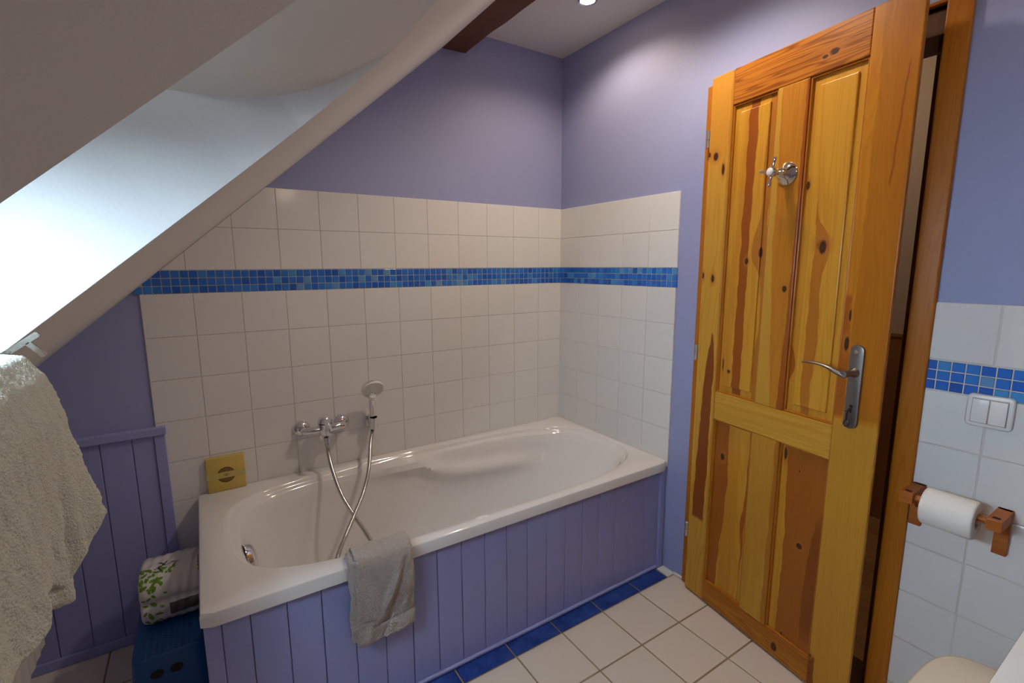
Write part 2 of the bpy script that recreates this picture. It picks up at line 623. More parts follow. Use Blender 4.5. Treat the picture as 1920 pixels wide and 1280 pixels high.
# knee wall, front wall (behind the camera)
bm = bmesh.new()
box(bm, KNEE - .1, KNEE, FRONT, .1, -.08, slz(KNEE) + .02)
struct(obj('wall_left', bm, M['blue_paint']), 'low knee wall under the roof slope on the left', 'wall')
bm = bmesh.new()
pl = [(KNEE, -.08), (HALLX, -.08), (HALLX, CEIL), (XTOP, CEIL), (KNEE, slz(KNEE))]
a = [bm.verts.new((x, FRONT, z)) for x, z in pl]
b = [bm.verts.new((x, FRONT - .1, z)) for x, z in pl]
face(bm, a)
face(bm, b)
for i in range(5):
    face(bm, [a[i], a[(i + 1) % 5], b[(i + 1) % 5], b[i]])
struct(obj('wall_front', bm, M['blue_paint']), 'blue wall behind the camera', 'wall')

# flat ceiling
bm = bmesh.new()
box(bm, XTOP - .02, 0, FRONT, .1, CEIL, CEIL + .1)
struct(obj('ceiling', bm, M['white_paint']), 'narrow flat white ceiling strip above the door side', 'ceiling')

# roof slope with the skylight opening
sd = Vector((1, 0, SLM)).normalized()          # up the slope
sn = Vector((-sd.z, 0, sd.x))                  # outward
P0 = Vector((SLX, 0, SLZ))
def sp(s, y, d=0.0):
    """s along slope upward from P0, y, d outward"""
    v = P0 + sd * s + sn * d
    return Vector((v.x, y, v.z))
def s_of_x(x):
    return (x - SLX) / sd.x
far_edge = [(-2.09, -1.200), (-1.95, -1.196), (-1.84, -1.190), (-1.74, -1.179), (-1.65, -1.169), (-1.56, -1.165), (-1.47, -1.173), (-1.41, -1.205), (-1.372, -1.242), (-1.352, -1.272), (-1.344, -1.300)]
top_edge = [(-1.346, -1.36), (-1.355, -1.42), (-1.365, -1.49), (-1.372, -1.60), (-1.376, -1.70)]
near_edge = [(-1.38, -1.776), (-1.58, -1.775), (-1.70, -1.764), (-1.85, -1.762), (-2.09, -1.765)]
hole = far_edge + top_edge + near_edge
outer = [(KNEE - .02, .0), (KNEE - .02, FRONT), (XTOP, FRONT), (XTOP, .0)]
bm = bmesh.new()
ov = [bm.verts.new(sp(s_of_x(x), y)) for x, y in outer]
hv = [bm.verts.new(sp(s_of_x(x), y)) for x, y in hole]
es = [bm.edges.new((ov[i], ov[(i + 1) % 4])) for i in range(4)] + [bm.edges.new((hv[i], hv[(i + 1) % len(hv)])) for i in range(len(hv))]
bmesh.ops.triangle_fill(bm, edges=es, use_beauty=True)
for f in list(bm.faces):
    c = f.calc_center_median()
    if c.x < -1.45 and -1.70 < c.y < -1.25 and c.x > -2.08:
        bm.faces.remove(f)
bmesh.ops.recalc_face_normals(bm, faces=bm.faces)
slope = struct(obj('ceiling_slope', bm, M['white_paint']), 'white plastered roof slope with the skylight opening', 'sloped ceiling')
# outer skin of the roof so that only the skylight lets light in
bm = bmesh.new()
sG0, sG1, DG = s_of_x(-2.02), s_of_x(-1.72), .36
# reveals (light shaft)
sT = s_of_x(-1.35)
def glass_d(s):
    return .29 - .36 * (sG1 - s)
def depth(s):
    t = sT - s
    return max(0.0, .25 * t + 1.6 * max(0.0, t - .07) ** 2) if s > sG1 else DG
def ycurve(edge, x):
    e = sorted(edge)
    if x <= e[0][0]:
        return e[0][1]
    for p, q in zip(e, e[1:]):
        if x <= q[0]:
            return p[1] + (q[1] - p[1]) * (x - p[0]) / (q[0] - p[0])
    return e[-1][1]
bm = bmesh.new()
def strip(bm, A, B):
    va = [bm.verts.new(p) for p in A]
    vb = [bm.verts.new(p) for p in B]
    for i in range(len(A) - 1):
        face(bm, [va[i], va[i + 1], vb[i + 1], vb[i]])
ss = [s_of_x(-2.09) + (s_of_x(-1.344) - s_of_x(-2.09)) * i / 60 for i in range(61)]
ss = sorted(set([round(s, 6) for s in ss] + [round(s_of_x(x), 6) for x, y in far_edge + near_edge if -2.09 <= x <= -1.344]))
def xof(s):
    return SLX + s * sd.x
for edge in (far_edge, near_edge):
    A = [sp(s, ycurve(edge, xof(s))) for s in ss]
    B = [sp(s, ycurve(edge, xof(s)), depth(s) + .004) for s in ss]
    strip(bm, A, B)
obj('skylight_side_reveal', bm, M['shaft_paint'], slope, smooth=True)
bm = bmesh.new()
s2 = [s for s in ss if s >= sG1] 
A = [sp(s, ycurve(far_edge, xof(s)) + .001, depth(s)) for s in s2]
B = [sp(s, -1.79, depth(s)) for s in s2]
strip(bm, A, B)
strip(bm, [A[0], B[0]], [sp(sG1, -1.17, DG + .02), sp(sG1, -1.79, DG + .02)])
strip(bm, [sp(s_of_x(-2.09), -1.15, 0), sp(s_of_x(-2.09), -1.80, 0)], [sp(s_of_x(-2.09), -1.15, DG + .02), sp(s_of_x(-2.09), -1.80, DG + .02)])
for nm, c in (('far', far_edge), ('near', near_edge)):
    pass
# plaster lip where the far corner of the shaft is rounded off
obj('skylight_soffit', bm, M['shaft_paint'], slope, auto=40)
# top-edge lip (joins hole edge to soffit)
bm = bmesh.new()
lipp = [(x, y) for x, y in far_edge[-3:]] + top_edge + [near_edge[0]]
strip(bm, [sp(s_of_x(x), y, 0) for x, y in lipp], [sp(s_of_x(x) - .004, y, depth(s_of_x(x) - .004) + .012) for x, y in lipp])
obj('skylight_lip', bm, M['shaft_paint'], slope)
# roof deck above the plaster: a solid cover around the glazing
bm = bmesh.new()
def deck(s0, s1, y0, y1, d0=.35, d1=.39):
    v = [bm.verts.new(sp(s, y, d)) for s in (s0, s1) for y in (y0, y1) for d in (d0, d1)]
    for q in ((0, 1, 3, 2), (4, 6, 7, 5), (0, 4, 5, 1), (2, 3, 7, 6), (0, 2, 6, 4), (1, 5, 7, 3)):
        face(bm, [v[k] for k in q])
sA, sB = s_of_x(KNEE - .3), s_of_x(XTOP + .4)
g0, g1 = s_of_x(-2.09), s_of_x(-1.72)
deck(sA, sB, FRONT - .1, -1.77)
deck(sA, sB, -1.185, .15)
deck(sA, g0, -1.77, -1.185)
deck(g1, sB, -1.77, -1.185)
obj('roof_deck', bm, M['jamb_wood'], slope)

# skylight window (out of the picture, lights the shaft)
win = thing('window_1', 'roof skylight window at the end of the white light shaft', 'window', (0, 0, 0), kind='structure')
bm = bmesh.new()
def sbar(s0, s1, y0, y1, d0, d1):
    v = [bm.verts.new(sp(s, y, d + glass_d(s) - .21)) for s in (s0, s1) for y in (y0, y1) for d in (d0, d1)]
    for q in ((0, 1, 3, 2), (4, 6, 7, 5), (0, 4, 5, 1), (2, 3, 7, 6), (0, 2, 6, 4), (1, 5, 7, 3)):
        face(bm, [v[k] for k in q])
fw = .035
sbar(g0 - .02, g0 + fw, -1.79, -1.165, .19, .235)
sbar(g1 - fw, g1 + .02, -1.79, -1.165, .19, .235)
sbar(g0 + fw, g1 - fw, -1.79, -1.77 + fw, .19, .235)
sbar(g0 + fw, g1 - fw, -1.20 - fw, -1.165, .19, .235)
obj('window_frame', bm, M['white_plastic'], win)
t = NT('window_glass')
gl = t.n('ShaderNodeBsdfGlossy')
gl.inputs['Roughness'].default_value = .02
tr = t.n('ShaderNodeBsdfTransparent')
tr.inputs[0].default_value = (.95, .98, 1, 1)
mxs = t.n('ShaderNodeMixShader')
fr = t.n('ShaderNodeFresnel')
fr.inputs[0].default_value = 1.45
t.t.links.new(fr.outputs[0], mxs.inputs[0])
t.t.links.new(tr.outputs[0], mxs.inputs[1])
t.t.links.new(gl.outputs[0], mxs.inputs[2])
t.t.links.new(mxs.outputs[0], t.t.nodes['Material Output'].inputs[0])
bm = bmesh.new()
sbar(g0 + fw, g1 - fw, -1.77 + fw, -1.20 - fw, .21, .214)
obj('window_pane', bm, t.m, win)

# beam along the slope/ceiling corner
bm = bmesh.new()
nb = 60
def beam_sec(y):
    j = lambda k: .004 * math.sin(y * 9 + k * 2.1) + .002 * math.sin(y * 31 + k)
    return [(-.548 + j(0), 2.252 + j(1) * .5), (-.551 + j(2), CEIL + .01), (-.69, CEIL + .01), (-.690 + j(3), 2.262 + j(5)), (-.672 + j(4), 2.250 + j(6) * .5)]
rings = []
for i in range(nb):
    y = -.0 + (FRONT + .01) * i / (nb - 1)
    rings.append([bm.verts.new((x, y, z)) for x, z in beam_sec(y)])
for a, b in zip(rings, rings[1:]):
    for k in range(5):
        face(bm, [a[k], a[(k + 1) % 5], b[(k + 1) % 5], b[k]])
face(bm, rings[0])
face(bm, rings[-1])
struct(obj('ceiling_beam', bm, M['beam_wood']), 'dark brown wooden beam where the slope meets the flat ceiling', 'beam')

# caulk line at the foot of the right wall
bm = bmesh.new()
box(bm, -.012, .0, -.895, -.812, 0, .010, .003)
box(bm, -.042, .0, -.815, -.752, -.003, .003, .001)
struct(obj('baseboard_right', bm, M['caulk']), 'thin white sealant line at the foot of the blue wall beside the bath', 'skirting')

# ------------------------------------------------------------ beadboard wainscot left of the bath
bm = bmesh.new()
def boards(bm, edges, z0, z1, to3, th=.014, gap=.0022, bev=.0022):
    for a, b in zip(edges, edges[1:]):
        prism(bm, [(a + gap / 2, z0), (b - gap / 2, z0), (b - gap / 2, z1), (a + gap / 2, z1)], to3, 0, th, bev)
def bb3(a, b, h):
    return Vector((a, -h - .002, b))
boards(bm, [-2.235, -2.213, -2.1265, -2.040, -1.9535, -1.868, -1.806], .0, .748, bb3)
box(bm, -2.235, -1.78, -.010, -.0005, 0, .745)
wn = struct(obj('trim_1', bm, M['bead']), 'dark lavender beadboard panelling left of the tiled wall', 'panelling')
bm = bmesh.new()
box(bm, -1.806, -1.775, -.022, -.0005, .0, .752, .002)
obj('end_stile', bm, M['bead'], wn)
bm = bmesh.new()
box(bm, -2.235, -1.770, -.030, -.0005, .748, .776, .003)
obj('cap_rail', bm, M['bead'], wn)
bm = bmesh.new()
box(bm, -2.235, -1.775, -.024, -.0005, .0, .035, .004)
obj('bottom_rail', bm, M['bead'], wn)

# ------------------------------------------------------------ door casing
cas = thing('trim_2', 'orange pine door frame around the half open door', 'door frame', kind='structure')
bm = bmesh.new()
box(bm, -.016, .0, -1.586, DY0 - .0, 0, 2.005, .004)
obj('casing_board', bm, M['casing_wood'], cas)
bm = bmesh.new()
box(bm, -.016, .0, DY1, -.862, 0, 1.962, .004)
obj('casing_board', bm, M['casing_wood'], cas)
bm = bmesh.new()
box(bm, -.0165, .0, DY0 - .002, DY1 + .02, DZ + .008, 1.975, .003)
obj('head_board', bm, wood('orange_pine_head_board', (.45, .155, .012), grain_axis='y', off=(3, 1, 9)), cas)
bm = bmesh.new()
box(bm, .0, .030, DY0, DY0 + .004, 0, DZ, .001)
box(bm, .0, .030, DY1 - .004, DY1, 0, DZ, .001)
obj('door_jamb', bm, M['casing_wood'], cas)
bm = bmesh.new()
box(bm, .030, HALLX + .015, DY0 - .01, DY0 + .023, 0, DZ, .002)
box(bm, .030, HALLX + .015, DY1 - .014, DY1 + .01, 0, DZ, .002)
box(bm, .0, HALLX + .015, DY0, DY1, DZ - .060, DZ + .01, .002)
obj('jamb_stop', bm, M['jamb_wood'], cas)  # rebate shadow is put into this darker wood
bm = bmesh.new()
box(bm, .0, HALLX, DY0, DY1, -.003, .012, .003)
obj('threshold', bm, M['jamb_wood'], cas)

# ------------------------------------------------------------ the hall seen through the gap
bm = bmesh.new()
box(bm, 1.283, 1.38, -3.2, .6, -.06, 2.42)
hw = struct(obj('wall_hall', bm, paint('hall_beige_paint', (.62, .50, .38), .7)), 'beige hallway wall seen through the door gap', 'wall')
bm = bmesh.new()
yy = -3.2
while yy < .5:
    prism(bm, [(yy + .001, .0), (yy + .079, 0), (yy + .079, .97), (yy + .001, .97)], lambda a, b, h: Vector((1.283 - h, a, b)), 0, .014, .002)
    yy += .08
obj('hall_wainscot', bm, M['hall_board'], hw)
bm = bmesh.new()
box(bm, 1.262, 1.283, -3.2, .5, .965, .985, .003)
obj('hall_wainscot_cap', bm, M['hall_board'], hw)
bm = bmesh.new()
box(bm, HALLX, 1.30, -3.2, .6, -.06, -.004)
hf = struct(obj('floor_hall', bm, M['jamb_wood']), 'brown plank floor of the hallway beyond the door', 'floor')
bm = bmesh.new()
xx = HALLX + .005
while xx < 1.25:
    prism(bm, [(xx + .0015, -3.2), (xx + .117, -3.2), (xx + .117, .6), (xx + .0015, .6)], fl3, -.004, 0, .0015)
    xx += .1185
obj('hall_planks', bm, M['plank_wood'], hf)
bm = bmesh.new()
box(bm, -.0, 1.38, -3.2, .6, 2.36, 2.42)
struct(obj('ceiling_hall', bm, M['white_paint']), 'hallway ceiling', 'ceiling')
for nm, y0, y1 in (('wall_hall_end', -2.9, -2.78), ('wall_hall_end', .08, .2)):
    bm = bmesh.new()
    box(bm, .0, 1.38, y0, y1, -.06, 2.42)
    struct(obj(nm, bm, M['white_paint']), 'end wall of the hallway', 'wall')

# ================================================================== DOOR LEAF
door = thing('door_1', 'knotty pine panelled door standing ajar with steel lever handle', 'door',
             (-.0407, -.8978, 0), math.atan2(-.98920, -.14655), kind='structure')
DW, DT, DB = .642, 1.975, .008
def stile(name, x0, x1, z0, z1, mat, y0=0.0, y1=.040):
    bm = bmesh.new()
    if x1 == DW:        # rebated free edge: thin lip in front, narrower body behind
        box(bm, x0, x1, 0, .013, z0, z1, .003)
        box(bm, x0, x1 - .022, .011, y1, z0, z1, .002)
    else:
        box(bm, x0, x1, y0, y1, z0, z1, .003)
    return obj(name, bm, mat, door)
ms = wood('pine_hinge_stile', (.62, .33, .042), stripes=[
    dict(l=[(.33, .016), (.56, .024), (.80, .034), (.96, .046), (1.07, .060)], r=[(.33, .074), (.56, .078), (.80, .078), (.97, .082), (1.06, .070)], col=(.27, .055, .007), z0=.335, z1=1.09, zf=.015),
    dict(l=[(0, -.1), (2, -.1)], r=[(0, .3), (2, .3)], col=(.62, .27, .032), z0=1.69, zf=.02, f=.85),
    dict(l=[(.1, .088), (1.9, .086)], r=[(.1, .3), (1.9, .3)], col=(.52, .22, .03), f=.5),
], knots=[(.070, 1.655, .007, .022), (.034, 1.705, .012, .016), (.004, 1.716, .008, .010), (.006, 1.286, .006, .013), (.052, 1.276, .009, .017)], off=(1, 0, 3))
stile('hinge_stile', 0, .095, DB, DT, ms)
lsm = wood('pine_lock_stile', (.52, .205, .012), stripes=[
    dict(l=[(0, .3), (2, .3)], r=[(0, .7), (2, .7)], col=(.60, .30, .035), z1=.905, zf=.012, f=.75),
    dict(l=[(.89, .50), (1.2, .50)], r=[(.89, .551), (1.1, .551), (1.25, .546)], col=(.46, .14, .015), z0=.895, z1=1.26, zf=.02),
    dict(l=[(0, .508), (.12, .514)], r=[(0, .547), (.12, .540)], col=(.25, .055, .007), z1=.128, zf=.01),
    dict(l=[(.9, .553), (2, .553)], r=[(.9, .7), (2, .7)], col=(.48, .175, .008), z0=.905, f=.6),
    dict(l=[(1.50, .603), (1.85, .620)], r=[(1.50, .609), (1.85, .625)], col=(.33, .09, .012), z0=1.52, z1=1.84, zf=.03, f=.8),
], knots=[(.543, 1.185, .004, .018), (.541, 1.105, .007, .024), (.523, .112, .009, .009)], off=(4, 0, 1), tone=.02)
stile('lock_stile', .525, DW, DB, DT, lsm)
mm = wood('pine_muntin', (.50, .20, .018), stripes=[
    dict(l=[(.86, .2), (1.9, .2)], r=[(.86, .319), (1.05, .305), (1.23, .294), (1.42, .288), (1.67, .284), (1.86, .279)], col=(.60, .31, .040), f=.95),
    dict(l=[(.86, .345), (1.1, .352), (1.3, .356), (1.9, .358)], r=[(.86, .7), (1.9, .7)], col=(.40, .11, .013)),
], knots=[(.339, 1.250, .009, .012)], off=(2, 0, 2), tone=.03)
stile('muntin', .264, .366, .862, 1.86, mm)
mm2 = wood('pine_lower_muntin', (.60, .325, .040), stripes=[
    dict(l=[(.09, .347), (.76, .352)], r=[(.09, .7), (.76, .7)], col=(.50, .19, .022), f=.8)], off=(2, 5, 6))
stile('muntin', .262, .366, .092, .757, mm2)
mr_ = wood('pine_top_rail', (.46, .155, .012), dark=(.3, .08, .01), grain_axis='x', knots=[(.43, 1.905, .016, .010), (.405, 1.900, .01, .006)], off=(1, 0, 1), tone=.0, fine=1.1, ringf=.95, ringk=(.42, .30, .25))
stile('top_rail', .095, .525, 1.860, DT, mr_)
mr2 = wood('pine_lock_rail', (.62, .335, .042), grain_axis='x', off=(3, 0, 5), fine=1.4)
stile('lock_rail', .095, .525, .757, .862, mr2)
mr3 = wood('pine_bottom_rail', (.46, .175, .015), grain_axis='x', knots=[(.407, .045, .012, .018)], off=(3, 2, 7), tone=.0, ringf=.7, ringk=(.5, .4, .3))
stile('bottom_rail', .095, .525, DB, .092, mr3)
pUL = wood('pine_upper_hinge_panel', PALE, stripes=[
    dict(l=[(.87, .158), (1.3, .158), (1.84, .160)], r=[(.87, .192), (1.3, .192), (1.84, .195)], col=(.38, .095, .010)),
    dict(l=[(.88, .235), (1.03, .238), (1.13, .246), (1.25, .243), (1.30, .230), (1.35, .207), (1.40, .208), (1.46, .226), (1.65, .229), (1.86, .235)],
         r=[(.88, .268), (1.11, .266), (1.23, .262), (1.37, .262), (1.5, .252), (1.76, .274), (1.86, .278)], col=(.55, .225, .030), f=.9),
], knots=[(.187, 1.337, .008, .013), (.236, 1.365, .006, .018), (.143, .946, .007, .007), (.262, 1.122, .006, .005), (.112, .966, .003, .025)], off=(6, 0, 2), tone=-.05)
pUR = wood('pine_upper_lock_panel', PALE, stripes=[
    dict(l=[(.88, .416), (1.0, .415), (1.28, .417), (1.4, .418), (1.44, .417), (1.6, .4145)], r=[(.88, .444), (1.0, .450), (1.14, .455), (1.24, .447), (1.29, .449), (1.35, .461), (1.40, .456), (1.47, .424), (1.6, .416)],
         col=(.56, .215, .024), z1=1.62, zf=.02),
    dict(l=[(1.0, .3), (1.6, .3)], r=[(.95, .366), (1.0, .384), (1.06, .378), (1.10, .366)], col=(.42, .13, .015), z0=.9, z1=1.12),
], knots=[(.441, 1.380, .019, .020), (.379, 1.557, .006, .014), (.443, 1.374, .012, .022)], off=(8, 0, 5), tone=-.06, fine=.7)
pLL = wood('pine_lower_hinge_panel', PALE, stripes=[
    dict(l=[(.1, .0), (.75, .0)], r=[(.1, .141), (.19, .143), (.53, .164), (.75, .158)], col=(.42, .125, .014), f=.9),
    dict(l=[(.1, .238), (.30, .238), (.41, .233), (.48, .240), (.64, .247), (.75, .247)], r=[(.1, .241), (.25, .244), (.41, .252), (.5, .259), (.64, .259), (.75, .264)], col=(.42, .125, .012)),
], knots=[(.136, .619, .010, .016), (.257, .651, .006, .014)], off=(9, 1, 5), tone=-.06)
pLR = wood('pine_lower_lock_panel', PALE, stripes=[
    dict(l=[(.1, .396), (.4, .399), (.6, .394), (.7, .391), (.75, .385)], r=[(.1, .9), (.75, .9)], col=(.42, .125, .015), f=.88),
    dict(l=[(.1, .462), (.5, .466), (.62, .473), (.75, .470)], r=[(.1, .53), (.75, .53)], col=(.50, .18, .025), f=.5),
    dict(l=[(.4, .482), (.5, .492), (.6, .50), (.75, .512)], r=[(.1, .512), (.75, .53)], col=(.25, .06, .008), z0=.1, z1=.6, zf=.1, f=.7),
], knots=[(.381, .722, .006, .026), (.452, .437, .011, .011), (.432, .682, .004, .005), (.420, .098, .004, .012)], off=(5, 6, 5), tone=-.03)
def panel(x0, x1, z0, z1, mat, raised=True):
    bm = bmesh.new()
    box(bm, x0 - .004, x1 + .004, .013, .030, z0 - .004, z1 + .004)
    if raised:
        b = .028
        prism(bm, [(x0 + b, z0 + b), (x1 - b, z0 + b), (x1 - b, z1 - b), (x0 + b, z1 - b)], lambda a, c, h: Vector((a, .0135 - h, c)), 0, .0065, .003)
    obj('door_panel', bm, mat, door)
    bm = bmesh.new()
    m = .006
    for (a0, a1, c0, c1) in ((x0, x1, z1 - m, z1), (x0, x1, z0, z0 + m), (x0, x0 + m, z0, z1), (x1 - m, x1, z0, z1)):
        box(bm, a0, a1, .004, .016, c0, c1, .003)
    obj('panel_moulding', bm, M['casing_wood'], door)
panel(.095, .264, .862, 1.860, pUL)
panel(.366, .525, .862, 1.860, pUR)
panel(.095, .262, .092, .757, pLL, False)
panel(.366, .525, .092, .757, pLR, False)
# hinges
for hz in (1.773, .992, .258):
    bm = bmesh.new()
    lathe(bm, (-.009, .004, hz - .030), (0, 0, 1), [(.0, 0), (.0075, 0), (.0075, .028), (.005, .029), (.0075, .030), (.0075, .058), (.003, .061), (0, .061)], 14)
    obj('hinge', bm, M['hinge_metal'], door, auto=40)
# lock plate, lever, key
bm = bmesh.new()
pc = (.5745, .988)
pw, ph = .0185, .119
pts = []
for i in range(17):
    a = PI * i / 16
    pts.append((pc[0] + pw * math.cos(a), pc[1] + ph - pw + pw * math.sin(a)))
for i in range(17):
    a = PI + PI * i / 16
    pts.append((pc[0] + pw * math.cos(a), pc[1] - ph + pw + pw * math.sin(a)))
prism(bm, pts, lambda a, c, h: Vector((a, -h, c)), 0, .008, .0025)
plate = obj('lock_plate', bm, M['steel'], door, auto=30)
bm = bmesh.new()
lathe(bm, (.5735, -.008, 1.087), (0, -1, 0), [(.006, 0), (.0055, .0015), (.0025, .001), (0, .0005)], 20)
obj('plate_screw', bm, M['chrome'], plate)
bm = bmesh.new()
lathe(bm, (.5745, -.008, .934), (0, -1, 0), [(.0, 0), (.0045, .0), (.0045, .0006), (0, .0006)], 20)
box(bm, .572, .577, -.0086, -.008, .915, .934)
obj('keyhole', bm, M['black'], plate)
bm = bmesh.new()
lathe(bm, (.5745, -.006, 1.030), (0, -1, 0), [(.0, 0), (.013, 0), (.013, .006), (.0095, .009), (.0085, .030), (.0095, .048), (.010, .056), (0, .058)], 24)
pth = spline([(.576, -.052, 1.026), (.560, -.056, 1.031), (.535, -.058, 1.041), (.505, -.058, 1.047), (.470, -.056, 1.046), (.455, -.054, 1.043)], 30)
tube(bm, pth, lambda t: .012 * (1 - .62 * t), 14, flat=lambda t: (.95, .75 - .35 * t), ref=(0, 1, 0))
obj('door_handle', bm, M['steel'], door, auto=50)
bm = bmesh.new()
tube(bm, [(.5745, -.006, .927), (.5745, -.018, .926), (.5742, -.026, .922)], .0035, 10)
tube(bm, spline([(.5745, -.022, .924), (.574, -.023, .915), (.573, -.022, .903), (.5725, -.0205, .894)], 14), .003, 10)
ring = [(.5725 + .006 * math.cos(a), -.0205, .886 + .008 * math.sin(a)) for a in [2 * PI * i / 24 for i in range(25)]]
tube(bm, ring, .0025, 8)
obj('key', bm, M['dark_metal'], door, auto=50)
# cross-head coat hook
hk = Vector((.317, 0, 1.600))
bm = bmesh.new()
lathe(bm, hk, (0, -1, 0), [(.0, 0), (.033, 0), (.034, .003), (.032, .006), (.024, .011), (.018, .016), (.0135, .020), (.013, .024), (.0155, .027), (.012, .030), (.014, .034), (.010, .038),
                           (.012, .042), (.0085, .046), (.0085, .056), (.012, .060), (.015, .064), (.0155, .074), (.013, .077), (0, .077)], 36)
hook = obj('coat_hook', bm, M['brass'], door, auto=35)
bm = bmesh.new()
lathe(bm, hk + Vector((0, -.0765, 0)), (0, -1, 0), [(.0115, 0), (.0115, .0015), (.009, .003), (0, .0035)], 28)
obj('porcelain_button', bm, M['ceramic'], hook, smooth=True)
bm = bmesh.new()
for k in range(4):
    a = math.radians(80 + 90 * k)
    d = Vector((math.cos(a), 0, math.sin(a)))
    b0 = hk + Vector((0, -.068, 0)) + d * .012
    lathe(bm, b0, d, [(0, 0), (.0045, 0), (.0038, .012), (.0045, .016), (.0052, .021), (.0058, .025), (.0045, .030), (0, .032)], 14)
obj('cross_arm', bm, M['brass'], hook, auto=40)

# ================================================================== BATHTUB
RZ = .497
tub = thing('bathtub', 'white acrylic bathtub with blue board front in the tiled corner', 'bathtub', (-.85, -.38, 0))
def superell(cx, cy, ax, ay, nL, nR, t):
    c, s = math.cos(t), math.sin(t)
    n = nL if c < 0 else nR
    k = (abs(c) ** n + abs(s) ** n) ** (-1 / n)
    return cx + ax * k * c, cy + ay * k * s
NT_ = 192
def rect_pt(x0, x1, y0, y1, t, rc=0.0):
    cx, cy = (x0 + x1) / 2, (y0 + y1) / 2
    hx, hy = (x1 - x0) / 2, (y1 - y0) / 2
    c, s = math.cos(t), math.sin(t)
    # parametrise so that vertices spread like the ellipse
    k = 1 / max(abs(c) / 1.0, abs(s) / 1.0)
    return cx + hx * max(-1, min(1, c * k)), cy + hy * max(-1, min(1, s * k))
OX0, OX1, OY0, OY1 = -1.700, -.0065, -.760, -.0065
IX0, IX1, IY0, IY1 = -1.622, -.028, -.722, -.046
# (inset left, right, front/back, z)
prof = [(-.012, -.004, -.004, RZ + .001), (.0, .0, .0, RZ - .0015), (.005, .004, .004, RZ - .007), (.009, .008, .007, RZ - .015), (.018, .014, .012, RZ - .020), (.027, .022, .018, RZ - .024),
        (.034, .030, .024, RZ - .034), (.042, .050, .030, RZ - .06), (.055, .095, .038, RZ - .12), (.068, .16, .048, RZ - .19), (.082, .23, .058, RZ - .26), (.10, .30, .072, RZ - .33),
        (.125, .35, .092, RZ - .375), (.16, .40, .12, RZ - .40), (.22, .47, .16, RZ - .41), (.35, .60, .22, RZ - .413)]
_p = [Vector(q) for q in prof]
dense = []
for q, nxt in zip(prof, prof[1:]):
    k = 5 if .04 < RZ - q[3] < .34 else 1
    i = prof.index(q)
    a_, b_, c_, d_ = prof[max(i - 1, 0)], q, nxt, prof[min(i + 2, len(prof) - 1)]
    for j in range(k):
        f = j / k
        dense.append(tuple(.5 * (2 * b_[m] + (c_[m] - a_[m]) * f + (2 * a_[m] - 5 * b_[m] + 4 * c_[m] - d_[m]) * f * f + (3 * b_[m] - a_[m] - 3 * c_[m] + d_[m]) * f ** 3) for m in range(4)))
dense.append(prof[-1])
prof = dense
def ledge(x, y, z, cy):
    # arm-rest: a shelf under the rim that ends in a bump, then sweeps down towards the sloping end
    side = min(1, abs(y - cy) / .25) ** 2
    dx = x + .865
    if dx < 0:
        amp = .036 * math.exp(-(dx / .20) ** 2)
        zc = .452
        sig = .022
    else:
        amp = .036 * (1 - 1 / (1 + math.exp(-(x + .33) / .045)))
        zc = .452 - .085 * (1 - math.exp(-dx / .10)) - .02 * dx
        sig = .022 + .012 * min(1, dx / .1)
    up = (z - zc) / sig
    prof_z = math.exp(-up * up) if up > 0 else math.exp(-(up * .75) ** 2)
    return amp * prof_z * side
cyc = (IY0 + IY1) / 2
def ring_from(pts, z):
    return [Vector((x, y, z)) for x, y in pts]
ts = [2 * PI * (i + .5) / NT_ for i in range(NT_)]
def remap(t):
    return t
outer_r = []
for off, z in ((0.004, RZ - .042), (.0, RZ - .040), (.0, RZ - .012), (.003, RZ - .004), (.010, RZ)):
    outer_r.append([Vector((*rect_pt(OX0 + off, OX1 - off * .2, OY0 + off, OY1 - off * .2, t), z)) for t in ts])
inner_r = []
for il, ir, iy, z in prof:
    x0, x1, y0, y1 = IX0 + il, IX1 - ir, IY0 + iy, IY1 - iy
    cx, cy = (x0 + x1) / 2, (y0 + y1) / 2
    ring = []
    for t in ts:
        # direction of rect point, so rings line up
        x, y = superell(cx, cy, (x1 - x0) / 2, (y1 - y0) / 2, 3.6, 3.4, t)
        d = ledge(x, y, z, cyc)
        y += d * (1 if y < cyc else -1)
        ring.append(Vector((x, y, z)))
    inner_r.append(ring)
bm = bmesh.new()
R = [[bm.verts.new(p) for p in ring] for ring in outer_r + inner_r]
for a, b in zip(R, R[1:]):
    for i in range(NT_):
        face(bm, [a[i], a[(i + 1) % NT_], b[(i + 1) % NT_], b[i]])
face(bm, R[-1])
for v in bm.verts:
    v.co -= Vector((-.85, -.38, 0))
shell = obj('tub_shell', bm, M['acrylic'], tub, auto=38)
# grip bump on the front rim
bm = bmesh.new()
bmesh.ops.create_icosphere(bm, subdivisions=4, radius=1)
for v in bm.verts:
    v.co = Vector((-.905 + .85 + v.co.x * .030, -.7285 + .38 + v.co.y * .013, RZ - .004 + v.co.z * .009))
obj('rim_grip', bm, M['acrylic'], tub, smooth=True)
# overflow cover
bm = bmesh.new()
oc_ = Vector((-1.572 + .85, -.415 + .38, .418))
def cap(u, v):
    a = 2 * PI * u
    r = v
    yy, zz = .047 * r * math.cos(a), .047 * r * math.sin(a)
    return oc_ + Vector((.028 * math.sqrt(max(0, 1 - r ** 3)) - .004 - zz * .12, yy, zz))
grid(bm, cap, 36, 10, True)
bmesh.ops.remove_doubles(bm, verts=bm.verts, dist=1e-5)
obj('overflow_cover', bm, M['chrome'], tub, auto=40)

